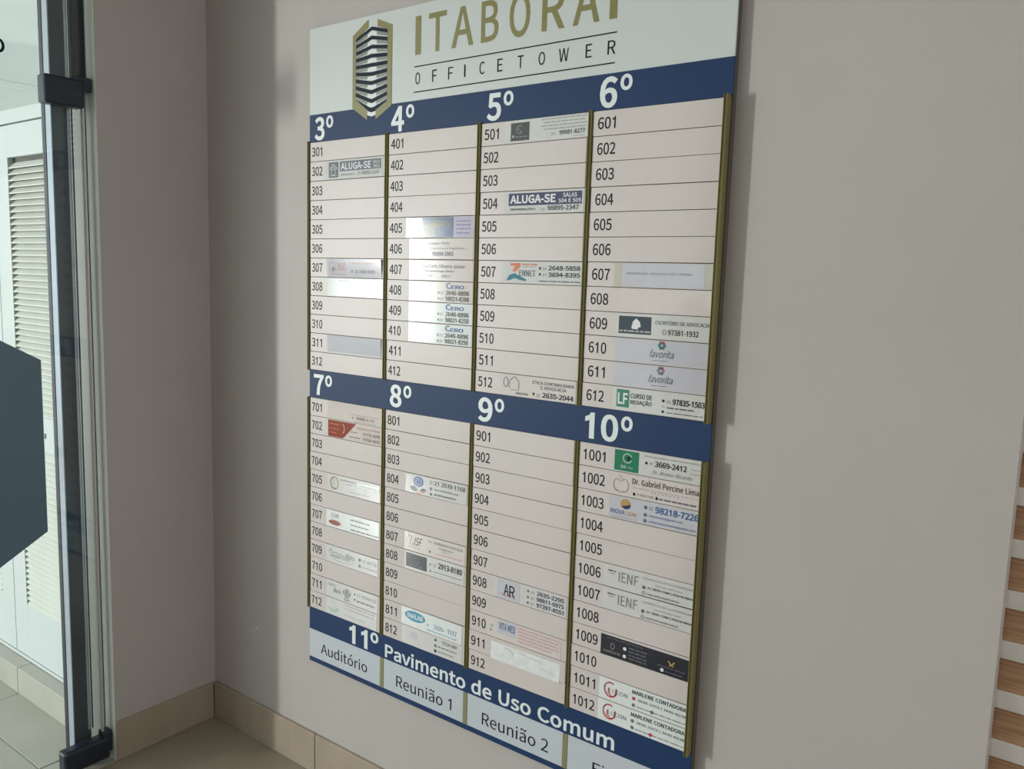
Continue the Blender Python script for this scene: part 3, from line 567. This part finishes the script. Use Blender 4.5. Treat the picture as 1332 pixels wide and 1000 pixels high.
# name plates: 8 blocks x 12 rows
PW = P4-.0128
plate_me = None
PLATES = {}
def suite_number(txt):
    mb = MB(); vs, fs = glyphs(txt, .013, 0, 1.0)
    az, bz = min(v[1] for v in vs), max(v[1] for v in vs); ax = min(v[0] for v in vs); bx = max(v[0] for v in vs)
    k = .0238/(bz-az); wd = {3: .0420, 4: .0545}[len(txt)]
    if txt.endswith('1'): wd -= .0012
    kx = wd/(bx-ax)
    P = [((v[0]-ax)*kx, -.00025, (v[1]-az)*k) for v in vs]
    mb.add(P, fs, 'ink_black')
    return mb
for blk in range(8):
    col = blk % 4; zt, zb = (G1, B2T) if blk < 4 else (G2, B3T)
    pitch = (zt-zb)/12
    fl_no = blk+3
    for r in range(12):
        x0 = XS[col]+.0064; z0 = zt-(r+1)*pitch+.0006; hh = pitch-.0013
        if plate_me is None:
            mb = MB(); mb.bevbox(0, PW, 0, .0032, 0, .0490, 'plate', r=.0004, seg=1); plate_me = mb
            o = mb.build('name_plate', board); plate_me = o.data
        else: o = link('name_plate', plate_me, board)
        o.location = (x0-.585+random.uniform(-.0006, .0006), -.0010+random.uniform(-.0005, .0004)-WY, z0-BOT)
        o.rotation_euler = (random.uniform(-.006, .006), random.uniform(-.0012, .0012), random.uniform(-.0035, .0035))
        n = '%d%02d' % (fl_no, r+1); PLATES[n] = (o, x0, z0, hh)
        num = suite_number(n)
        nx = {0: .0062, 1: .0075, 2: .0078, 3: .0115}[col]
        if fl_no == 10: nx = .0105
        num.build('suite_number', o, (nx, 0, .0125))

# ------------------------------------------------------------------ stickers
class St:
    """sticker on a plate; coordinates are board x and fraction of the row height"""
    def __init__(s, n, x0, x1, paper='paper', f0=.02, f1=.98, label=None, tilt=0, lift=0, skew=0):
        s.n = n; s.o, s.px, s.pz, s.h = PLATES[n]; s.mb = MB(); s.label = label; s.tilt = tilt; s.lift = lift; s.skew = skew
        s.mb.bevbox(x0-s.px, x1-s.px, -.0006, .0001, s.h*f0, s.h*f1, paper, r=.0002, seg=1)
    def X(s, x): return x-s.px
    def Z(s, f): return f*s.h
    def rect(s, x0, x1, f0, f1, m, l=1): s.mb.rect(s.X(x0), s.X(x1), s.Z(f0), s.Z(f1), m, -.0006-.00025*l); return s
    def t(s, txt, x0, x1, f0, f1, m='p_black', bold=0, shear=0, l=2): s.mb.text(txt, s.X(x0), s.X(x1), s.Z(f0), s.Z(f1), m, -.0006-.00025*l, bold=bold, shear=shear); return s
    def oval(s, x, f, rx, rf, m, l=1): s.mb.oval(s.X(x), s.Z(f), rx, rf*s.h, m, -.0006-.00025*l); return s
    def ring(s, x, f, rx, rf, t, m, a0=0, a1=360, l=2): s.mb.ring(s.X(x), s.Z(f), rx, rf*s.h, t, m, -.0006-.00025*l, a0, a1); return s
    def poly(s, pts, m, l=1): s.mb.poly([(s.X(a), s.Z(b)) for a, b in pts], m, -.0006-.00025*l); return s
    def stroke(s, pts, t, m, l=2): s.mb.stroke([(s.X(a), s.Z(b)) for a, b in pts], t, m, -.0006-.00025*l); return s
    def fine(s, x0, x1, f, m='p_grey', h=.07, seed=1):
        """a line of print too small to read: broken word-length dashes"""
        rr = random.Random(seed+int(f*100)); x = x0
        while x < x1-.002:
            wd = min(rr.uniform(.006, .020), x1-x); s.rect(x, x+wd, f-h/2, f+h/2, m, 2); x += wd+.0022
        return s
    def done(s):
        o = s.mb.build('sticker', s.o)
        if s.tilt: o.rotation_euler = (s.lift, 0, s.tilt)
        elif s.lift: o.rotation_euler = (s.lift, 0, 0)
        if s.label: o['label'] = s.label
        return o

a = St('302', .064, .278, 'paper', label='grey rental notice with a small house icon')
a.rect(.080, .1165, .10, .90, 'p_slate'); a.stroke([(.084, .55), (.098, .80), (.113, .55)], .0022, 'paper'); a.stroke([(.088, .5), (.098, .66), (.109, .5)], .0018, 'paper'); a.ring(.098, .38, .009, .16, .0018, 'paper')
a.stroke([(.086, .2), (.111, .2)], .0014, 'paper')
a.rect(.122, .272, .40, .90, 'p_slate'); a.t('ALUGA-SE', .126, .237, .46, .82, 'p_white', bold=.03); a.t('SALA', .244, .268, .68, .84, 'p_white', bold=.01); a.t('302', .244, .268, .46, .62, 'p_white', bold=.01)
a.t('INFORMAÇÕES:', .126, .178, .14, .29, 'p_grey'); a.t('21 98895-2347', .188, .266, .15, .33, 'p_grey', bold=.01); a.done()
a = St('307', .076, .279, 'paper_lilac', label='pale lilac card with faint red print', lift=.09)
a.t('360', .113, .150, .35, .80, 'p_rose', bold=.03); a.oval(.100, .45, .005, .12, 'p_grey'); a.ring(.098, .55, .012, .30, .0014, 'p_rose'); a.fine(.088, .150, .17, 'p_rose', .06)
a.fine(.160, .262, .76, 'p_rose', .09); a.t('22 2664-8580', .182, .256, .25, .42, 'p_grey', bold=.01); a.oval(.172, .33, .003, .08, 'p_grey'); a.done()
a = St('308', .076, .281, 'paper_bright', label='white glossy card catching the daylight'); a.fine(.12, .25, .86, 'p_light', .05); a.fine(.15, .22, .76, 'p_light', .05); a.t('2645', .16, .18, .22, .32, 'p_light'); a.done()
a = St('311', .076, .279, 'paper_lilac', label='blank lilac card with a curled lower edge', lift=.035)
a.rect(.078, .278, .02, .08, 'p_white'); a.done()
a = St('405', .360, .574, 'paper_bright', label='white and blue grey card with a statue picture')
a.poly([(.412, .98), (.512, .98), (.512, .03), (.421, .03)], 'p_bluegrey'); a.poly([(.418, .6), (.452, .7), (.455, .03), (.421, .03)], 'p_grey', 1.3); a.poly([(.452, .98), (.468, .98), (.470, .03), (.458, .03)], 'p_slate', 1.4)
a.t('ADVOCACIA', .424, .504, .52, .80, 'p_gold', bold=.01); a.t('UNIDA', .426, .455, .20, .38, 'p_light'); a.rect(.512, .572, .03, .97, 'p_lilac'); [a.fine(.520, .564, f, 'p_bluegrey', .04) for f in (.78, .60, .42, .22)]; a.done()
a = St('406', .372, .572, 'paper_pink', label='pale pink card with a centred name')
a.t('Isaque Pires', .435, .500, .66, .84, 'p_grey', bold=.01); a.t('Arquitetura e Engenharia', .441, .546, .45, .58, 'p_grey'); a.t('98899-2963', .447, .512, .16, .36, 'p_slate', bold=.03); a.done()
a = St('407', .372, .572, 'paper_pink', label='pale pink card with three dark lines')
a.t('Ana Carla Oliveira Junior', .412, .548, .62, .80, 'p_slate', bold=.005); a.t('Fonoaudióloga Clínica', .420, .515, .40, .53, 'p_slate', bold=.02); a.t('(21) 2635', .422, .448, .16, .30, 'p_grey'); a.t('98823', .476, .505, .16, .30, 'p_grey'); a.done()
for n, p1, p2 in (('408', '2646-8896', '98021-8288'), ('409', '2646-8896', '98021-8250'), ('410', '2646-8896', '98021-8250')):
    a = St(n, .373, .574, 'paper_bright' if n != '408' else 'paper_pink', label='white card with a blue word over two phone numbers')
    a.t('C', .492, .507, .66, .95, 'p_blue', bold=.03); a.t('ERO', .508, .548, .66, .84, 'p_blue', bold=.03); a.t('22', .474, .484, .40, .52, 'p_slate'); a.t('22', .474, .484, .12, .24, 'p_slate')
    a.oval(.469, .46, .003, .07, 'p_slate'); a.oval(.469, .18, .003, .07, 'p_slate')
    a.t(p1, .491, .563, .36, .58, 'p_black', bold=.02); a.t(p2, .491, .563, .08, .30, 'p_black', bold=.02); a.done()
a = St('501', .652, .866, 'paper', label='white card with a dark square emblem')
a.rect(.669, .7185, .10, .88, 'p_char'); a.ring(.693, .58, .009, .19, .0018, 'p_grey', 40, 330); a.stroke([(.686, .7), (.699, .42)], .0016, 'p_grey'); a.oval(.676, .3, .003, .06, 'p_light', 2); a.fine(.682, .713, .27, 'p_grey', .04)
for q, f in enumerate((.90, .76, .62, .48)): a.fine(.750+.006*(q % 2), .862, f, 'p_light', .055, q)
a.t('21', .775, .785, .20, .33, 'p_grey'); a.t('99981-8277', .796, .859, .20, .38, 'p_black', bold=.02); a.fine(.83, .86, .1, 'p_light', .03); a.done()
a = St('504', .655, .862, 'paper', label='white rental notice with a purple banner')
a.rect(.668, .857, .36, .90, 'p_purple'); a.t('ALUGA-SE', .672, .792, .45, .82, 'p_white', bold=.04); a.t('SALAS', .810, .845, .66, .84, 'p_white', bold=.02); a.t('504 E 505', .799, .855, .43, .60, 'p_white', bold=.02)
a.t('INFORMAÇÕES:', .674, .741, .12, .27, 'p_black', bold=.015); a.t('21', .755, .764, .12, .22, 'p_slate'); a.t('98895-2347', .772, .850, .12, .32, 'p_black', bold=.02); a.done()
a = St('507', .655, .864, 'paper', label='white card with an orange and teal logo')
a.poly([(.678, .90), (.706, .92), (.705, .74), (.692, .52), (.684, .56), (.692, .78), (.678, .80)], 'p_orange'); a.poly([(.668, .12), (.676, .38), (.690, .46), (.704, .34), (.722, .20), (.722, .12), (.706, .16), (.690, .24), (.680, .16)], 'p_teal')
a.t('ENNET', .703, .746, .34, .60, 'p_navy', bold=0); a.fine(.711, .750, .86, 'p_orange', .06); a.fine(.712, .748, .76, 'p_light', .04)
a.t('21', .765, .774, .62, .74, 'p_slate'); a.t('21', .765, .774, .36, .48, 'p_slate'); a.oval(.758, .70, .0028, .06, 'p_black'); a.oval(.758, .44, .0028, .06, 'p_black')
a.t('2648-5858', .780, .860, .62, .82, 'p_black', bold=.025); a.t('3694-8395', .780, .860, .33, .53, 'p_black', bold=.025); a.fine(.757, .861, .14, 'p_slate', .05); a.done()
a = St('512', .655, .862, 'paper_pink', label='pale card with a faint house outline')
a.ring(.676, .62, .007, .24, .002, 'p_grey'); a.stroke([(.686, .35), (.686, .7), (.700, .92), (.712, .7), (.712, .35)], .0018, 'p_grey'); a.stroke([(.690, .3), (.712, .3)], .0014, 'p_grey'); a.fine(.705, .742, .16, 'p_grey', .10)
a.t('ÉTICA CONTABILIDADE', .750, .858, .68, .86, 'p_black', bold=.005); a.t('E ADVOCACIA', .772, .838, .47, .62, 'p_black'); a.t('22', .760, .770, .12, .25, 'p_slate'); a.oval(.753, .22, .003, .07, 'p_black'); a.t('2635-2044', .776, .857, .10, .34, 'p_black', bold=.03); a.done()
a = St('607', .941, 1.155, 'paper_tape', label='lilac paper slip held by clear tape')
a.rect(.959, 1.136, .03, .97, 'paper_lilac'); a.t('VERONICA MAIA - ADVOCACIA CIVIL E CRIMINAL', .969, 1.112, .52, .62, 'p_grey'); a.done()
a = St('608', .956, 1.156, 'paper_pink', label='blank pale pink paper'); a.done()
a = St('609', .953, 1.158, 'paper', label='white card with a dark teal emblem box')
a.rect(.958, 1.031, .16, .88, 'p_darkteal'); a.poly([(.987, .40), (.990, .66), (.997, .80), (1.006, .66), (1.008, .46), (1.002, .42), (1.002, .36), (.990, .36)], 'p_white', 2); a.fine(.960, 1.029, .27, 'p_light', .07)
a.t('ESCRITÓRIO DE ADVOCACIA', 1.040, 1.153, .60, .80, 'p_slate', bold=.01); a.t('97381-1932', 1.068, 1.132, .20, .42, 'p_black', bold=.015); a.ring(1.060, .31, .004, .11, .001, 'p_black'); a.done()
for n in ('610', '611'):
    a = St(n, .951, 1.157, 'paper_lilac', label='lilac card with a small flower above handwriting')
    for q in range(6):
        an = q*math.pi/3; a.oval(1.0560+.0055*math.cos(an), .80+.115*math.sin(an), .0034, .07, ('p_teal', 'p_crimson', 'p_green', 'p_teal', 'p_green', 'p_slate')[q] if n == '610' else ('p_grey', 'p_crimson', 'p_teal', 'p_grey', 'p_grey', 'p_slate')[q])
    a.t('favorita', 1.030, 1.083, .30, .62, 'p_slate', shear=.35, bold=.005); a.fine(1.036, 1.074, .18, 'p_grey', .03); a.done()
a = St('612', .951, 1.156, 'paper', label='white card with a green letter square')
a.rect(.961, .990, .16, .90, 'p_green'); a.t('LF', .964, .987, .28, .76, 'p_white', bold=.03); a.t('CURSO DE', .993, 1.041, .58, .78, 'p_black', bold=.02); a.t('REDAÇÃO', .993, 1.041, .28, .54, 'p_black', bold=.02)
a.oval(1.066, .62, .003, .06, 'p_black'); a.t('22', 1.073, 1.082, .55, .66, 'p_slate'); a.t('97835-1503', 1.086, 1.153, .50, .74, 'p_black', bold=.03); a.ring(1.066, .40, .003, .06, .001, 'p_rose'); a.fine(1.074, 1.131, .36, 'p_slate', .06); a.oval(1.066, .18, .003, .06, 'p_black'); a.fine(1.074, 1.150, .16, 'p_slate', .04); a.done()
a = St('701', .077, .284, 'paper_pink', label='pale beige card with small grey print'); a.rect(.166, .270, .42, .46, 'p_light'); a.t('99888-4-137', .190, .258, .18, .36, 'p_grey', bold=.01); a.oval(.176, .26, .003, .06, 'p_grey'); a.rect(.180, .262, .06, .10, 'p_light'); a.done()
a = St('702', .077, .284, 'paper_pink', label='card with a slanted dark red block')
a.poly([(.080, .96), (.189, .97), (.142, .10), (.134, .04), (.080, .04)], 'p_red'); a.ring(.137, .58, .008, .26, .002, 'paper_pink', -80, 90); a.fine(.086, .124, .76, 'p_orange', .05); a.fine(.086, .124, .50, 'p_orange', .04); a.fine(.086, .116, .28, 'p_orange', .04)
a.t('Dentista e Prótese', .192, .276, .70, .86, 'p_rose', bold=.01); a.fine(.168, .196, .50, 'p_slate', .04); a.t('97179-4298', .215, .277, .40, .58, 'p_grey', bold=.02); a.fine(.163, .205, .22, 'p_slate', .04); a.t('97664-4033', .215, .277, .12, .30, 'p_grey', bold=.02); a.done()
a = St('705', .076, .280, 'paper', label='white card with a gold ring')
a.ring(.105, .52, .017, .38, .003, 'p_gold'); a.ring(.105, .52, .014, .31, .0015, 'p_slate', 90, 300); a.t('L', .101, .108, .40, .70, 'p_light')
a.fine(.130, .186, .78, 'p_grey', .06); a.fine(.150, .176, .60, 'p_light', .05); a.rect(.190, .278, .55, .88, 'p_mint'); a.rect(.192, .276, .58, .86, 'paper_bright', 2); a.fine(.20, .27, .68, 'p_light', .04); a.fine(.170, .240, .22, 'p_light', .05); a.done()
a = St('707', .073, .277, 'paper_bright', label='white card with a dark red oval')
a.oval(.108, .30, .026, .17, 'p_rose'); a.oval(.106, .30, .022, .13, 'p_red', 2); a.t('CLIN', .094, .122, .60, .84, 'p_grey')
[a.fine(.170, .170+w_, f, m_, h_, 3) for w_, f, m_, h_ in ((.075, .72, 'p_slate', .06), (.068, .44, 'p_slate', .06), (.106, .17, 'p_black', .06))]; a.done()
a = St('709', .075, .275, 'paper', label='pale card with grey script')
a.stroke([(.085, .62), (.092, .80), (.100, .58), (.112, .66), (.122, .58), (.134, .64), (.146, .50)], .0014, 'p_grey'); a.t('Simone Costa', .090, .165, .34, .58, 'p_light', shear=.35); a.stroke([(.100, .26), (.140, .16), (.172, .22), (.192, .44)], .0012, 'p_light'); a.t('Ros', .150, .188, .48, .78, 'p_grey', shear=.35)
a.rect(.202, .211, .58, .74, 'p_slate'); a.t('21 98736', .216, .272, .56, .74, 'p_grey'); a.rect(.202, .211, .24, .40, 'p_grey'); a.fine(.216, .272, .30, 'p_light', .08); a.done()
a = St('711', .075, .276, 'paper', label='white card with a dark lotus sketch')
a.t('Espaço', .084, .112, .64, .88, 'p_light', shear=.35); a.t('Bela', .104, .134, .36, .64, 'p_grey', shear=.3, bold=.01)
for dx, w_ in ((-.013, 0), (-.006, .14), (0, .22), (.006, .14), (.013, 0)): a.poly([(.158+dx*.2, .20), (.158+dx-.0025, .55+w_), (.158+dx*1.15, .74+w_*.6), (.158+dx+.0025, .55+w_)], 'p_slate' if abs(dx) > .01 else 'p_grey', 1+abs(dx)*20)
a.ring(.158, .30, .012, .20, .0022, 'p_slate', 200, 340); a.oval(.189, .66, .003, .06, 'p_slate'); a.t('21 97364-32', .198, .270, .58, .76, 'p_grey'); a.oval(.189, .36, .003, .06, 'p_slate'); a.fine(.196, .265, .32, 'p_grey', .09); a.done()
a = St('712', .074, .274, 'paper', label='white card with pale green and grey print'); a.oval(.105, .42, .020, .22, 'p_mint'); a.oval(.103, .55, .018, .18, 'paper', 2); [a.fine(.150, .265, f, 'p_light', .05, 5) for f in (.86, .66)]; a.fine(.15, .23, .28, 'p_light', .04); a.done()
a = St('804', .371, .572, 'paper', label='white card with a blue disc over open hands')
a.oval(.415, .66, .017, .27, 'p_blue'); a.ring(.415, .66, .012, .19, .0016, 'paper_lilac'); a.ring(.414, .66, .007, .11, .0016, 'p_lightblue'); a.poly([(.386, .30), (.400, .40), (.414, .22), (.405, .12), (.392, .18)], 'p_slate'); a.poly([(.418, .20), (.430, .38), (.442, .30), (.432, .14)], 'p_slate'); a.stroke([(.410, .06), (.425, .10), (.440, .22)], .0024, 'p_orange')
a.ring(.457, .76, .004, .09, .0012, 'p_slate'); a.t('21 2639-1168', .468, .566, .66, .88, 'p_black', bold=.01); a.oval(.457, .44, .004, .08, 'p_slate'); a.t('www.clinicamedica.com', .468, .545, .40, .52, 'p_slate'); a.oval(.457, .16, .004, .08, 'p_slate'); a.t('@clinicamedica', .468, .537, .12, .26, 'p_black', bold=.01); a.done()
a = St('807', .370, .570, 'paper_pink', label='pale card with dark script initials')
a.t('JSF', .398, .432, .36, .80, 'p_black', shear=.4); a.stroke([(.384, .80), (.396, .78), (.388, .36)], .0016, 'p_grey'); a.fine(.384, .428, .22, 'p_light', .04)
a.t('Dr. Jerônimo Ferreira', .452, .562, .70, .86, 'p_grey', bold=.005); a.fine(.486, .532, .54, 'p_grey', .05); a.fine(.496, .522, .42, 'p_light', .04); a.oval(.457, .24, .003, .07, 'p_slate'); a.fine(.480, .560, .24, 'p_rose', .05); a.done()
a = St('808', .372, .569, 'paper', label='white card with a near black rectangle')
a.rect(.377, .448, .16, .90, 'p_dark'); a.ring(.412, .55, .010, .18, .0012, 'p_slate'); a.fine(.390, .436, .28, 'p_slate', .04); a.oval(.460, .62, .003, .07, 'p_grey'); a.t('22', .469, .478, .56, .70, 'p_slate'); a.t('2913-8180', .486, .562, .52, .82, 'p_black', bold=.03); a.oval(.460, .28, .003, .07, 'p_slate'); a.rect(.470, .562, .27, .30, 'p_slate'); a.done()
a = St('811', .362, .565, 'paper_bright', label='white card with a turquoise oval')
a.oval(.410, .62, .035, .27, 'p_cyan'); a.ring(.410, .62, .035, .27, .0018, 'p_teal'); a.t('IMALAB', .384, .437, .50, .74, 'p_white', bold=.02); a.oval(.454, .44, .003, .06, 'p_lightblue'); a.t('2635-', .473, .510, .34, .58, 'p_lightblue', bold=.01); a.t('1117', .520, .549, .34, .60, 'p_blue'); a.fine(.452, .549, .18, 'p_lightblue', .05); a.done()
a = St('812', .364, .566, 'paper', label='white card with three small round icons')
a.oval(.405, .58, .014, .22, 'paper_lilac'); [a.oval(.480, f, .004, .085, m_) for f, m_ in ((.80, 'p_green'), (.50, 'p_slate'), (.22, 'p_black'))]; a.t('97224-3401', .502, .549, .70, .88, 'p_slate', bold=.005); a.fine(.488, .549, .50, 'p_slate', .05); a.fine(.488, .540, .24, 'p_grey', .05); a.done()
a = St('908', .660, .860, 'paper', label='white card with dark initials and three numbers')
a.rect(.668, .734, .04, .96, 'paper_lilac'); a.t('A', .688, .703, .22, .78, 'p_black', bold=.01); a.t('R', .704, .720, .18, .76, 'p_black', bold=.01); a.stroke([(.680, .30), (.690, .20), (.722, .30)], .0012, 'p_crimson')
for f, tx in ((.68, '2635-2295'), (.40, '98811-0975'), (.12, '97397-8551')): a.oval(.757, f+.08, .003, .06, 'p_slate'); a.t('21', .765, .773, f+.02, f+.13, 'p_slate'); a.t(tx, .781, .854, f, f+.20, 'p_navy', bold=.025)
a.done()
a = St('910', .641, .850, 'paper_pink', label='pale card with blue capitals and pink lines')
a.rect(.672, .727, .30, .96, 'paper_lilac'); a.t('VITA MED', .677, .724, .52, .86, 'p_blue', bold=.015); a.oval(.655, .55, .004, .10, 'p_mint'); a.oval(.653, .34, .003, .05, 'p_grey')
for q, f in enumerate((.86, .70, .54, .38, .22)): a.fine(.732, .845-.02*(q == 4), f, 'p_rose', .07, q)
a.done()
a = St('911', .655, .850, 'paper_crumpled', f0=-.06, f1=.82, label='crumpled blank white paper strip taped a little crooked', lift=-.012)
a.stroke([(.735, .68), (.800, .60)], .0010, 'p_light'); a.stroke([(.800, .34), (.838, .24)], .0008, 'p_light'); a.stroke([(.700, .70), (.716, .62), (.722, .45)], .0012, 'p_light'); o = a.done()
a = St('1001', .958, 1.157, 'paper', label='white card with a green square emblem')
a.rect(.963, 1.019, .06, .94, 'p_green'); a.ring(.993, .62, .011, .22, .0026, 'p_mint', 20, 340); a.oval(.996, .62, .005, .10, 'p_darkteal', 2); a.t('SOS', .978, .990, .18, .30, 'p_white', bold=.01); a.t('Vida', .992, 1.006, .18, .30, 'p_mint')
a.t('Dermatologia e Laboratório Clínico', 1.032, 1.154, .80, .90, 'p_grey'); a.oval(1.036, .56, .003, .06, 'p_black'); a.t('21', 1.043, 1.050, .52, .62, 'p_slate'); a.t('3669-2412', 1.055, 1.124, .46, .70, 'p_black', bold=.025)
a.t('Dr. Alonso Ricardo', 1.050, 1.136, .16, .32, 'p_grey', shear=.3); a.fine(1.132, 1.153, .60, 'p_light', .04); a.fine(1.132, 1.153, .42, 'p_light', .04); a.done()
a = St('1002', .960, 1.157, 'paper_pink', label='pale card with a fine line sketch of two heads')
a.ring(.972, .46, .009, .26, .0012, 'p_grey', 40, 300); a.ring(.989, .46, .010, .28, .0012, 'p_grey', -120, 140); a.stroke([(.968, .22), (.980, .14), (.994, .22)], .0012, 'p_grey'); a.stroke([(.974, .86), (.984, .76)], .001, 'p_grey')
a.t('Dr. Gabriel Percine Lima', 1.007, 1.152, .60, .86, 'p_black', bold=.01); a.fine(1.008, 1.152, .46, 'p_light', .03); a.t('. . . . . . . .', 1.050, 1.110, .36, .40, 'p_slate', bold=.02)
a.oval(1.012, .18, .003, .07, 'p_black'); a.t('21 98210-1002', 1.018, 1.056, .14, .24, 'p_slate'); a.oval(1.063, .18, .003, .07, 'p_black'); a.fine(1.068, 1.148, .17, 'p_slate', .07); a.done()
a = St('1003', .956, 1.157, 'paper_lilac', label='lilac card with an orange and indigo disc')
a.oval(.994, .70, .012, .22, 'p_gold'); a.poly([(.984, .58), (.994, .48), (1.004, .54), (1.006, .72), (.998, .66)], 'p_navy', 2); a.t('INOVA', .959, .993, .22, .42, 'p_blue'); a.t('SUN', .997, 1.019, .22, .40, 'p_gold', bold=.01); a.fine(.962, 1.020, .10, 'p_light', .03)
a.oval(1.040, .74, .004, .08, 'p_slate'); a.t('22', 1.047, 1.056, .66, .80, 'p_slate'); a.t('98218-7226', 1.062, 1.155, .58, .86, 'p_blue', bold=.03); a.oval(1.040, .42, .004, .08, 'p_slate'); a.t('inovasunrj@gmail.com', 1.049, 1.122, .34, .48, 'p_blue'); a.oval(1.040, .17, .004, .08, 'p_slate'); a.t('www.inovasunenergiasolar.com', 1.049, 1.150, .10, .24, 'p_blue'); a.done()
for n in ('1006', '1007'):
    a = St(n, .949, 1.156, 'paper', label='white card with spaced grey capitals')
    a.fine(.961, .979, .74, 'p_slate', .07); a.fine(.963, .977, .62, 'p_light', .05); a.t('IENF', .986, 1.032, .34, .78, 'p_grey', bold=.005); a.t('Assistência de Contabilidade', 1.042, 1.152, .74, .86, 'p_light'); a.fine(1.070, 1.130, .58, 'p_light', .05)
    a.oval(1.045, .38, .004, .08, 'p_slate'); a.t('21 2635-1288 | 97018-9844', 1.053, 1.153, .32, .46, 'p_black', bold=.02); a.ring(1.045, .14, .004, .08, .0012, 'p_slate'); a.t('www.ienfcontabil.com.br', 1.053, 1.125, .09, .20, 'p_slate', bold=.01); a.done()
a = St('1009', .950, 1.154, 'p_dark', f0=-.03, f1=.90, label='black strip card with a small gold mark')
a.ring(.979, .46, .005, .14, .001, 'p_light'); a.t('ADVOCACIA', .957, .998, .14, .24, 'p_light'); a.oval(1.008, .52, .004, .08, 'p_white'); a.oval(1.008, .18, .004, .08, 'p_white'); [a.fine(1.018, 1.060, f, 'p_slate', .05) for f in (.62, .46, .30, .16)]
a.fine(.965, 1.05, .80, 'p_slate', .03); a.stroke([(1.108, .62), (1.115, .46), (1.122, .62)], .003, 'p_gold'); a.stroke([(1.110, .44), (1.121, .44)], .002, 'p_gold'); a.t('Mariana Alves', 1.085, 1.145, .28, .36, 'p_grey'); a.oval(1.095, .14, .004, .08, 'p_white'); a.fine(1.102, 1.140, .12, 'p_slate', .04); a.done()
for n, col_ in (('1011', 'p_crimson'), ('1012', 'p_slate')):
    a = St(n, .951, 1.155, 'paper_bright', label='white card with a red swirl and a black name' if n == '1011' else 'white card with a red swirl at the foot of the column')
    a.ring(.979, .52, .016, .36, .0030, 'p_crimson', 60, 380); a.ring(.975, .56, .012, .27, .0022, 'p_rose', 80, 300); a.ring(.984, .48, .011, .26, .0020, 'p_crimson', 150, 400)
    a.t('LU', .976, .992, .42, .58, 'p_grey'); a.t('CON', .993, 1.020, .40, .58, 'p_slate'); a.t('MARLENE CONTADORA', 1.031, 1.153, .70, .88, 'p_black', bold=.02); a.oval(1.035, .50, .004, .08, col_); a.t('2635-2373 | 3645-8238', 1.044, 1.153, .40, .56, 'p_slate', bold=.02)
    a.oval(1.035, .20, .004, .08, 'p_slate'); a.fine(1.042, 1.152, .18, 'p_slate', .035); a.oval(1.078, .18, .004, .08, 'p_slate' if n == '1011' else 'p_crimson', 3); a.done()
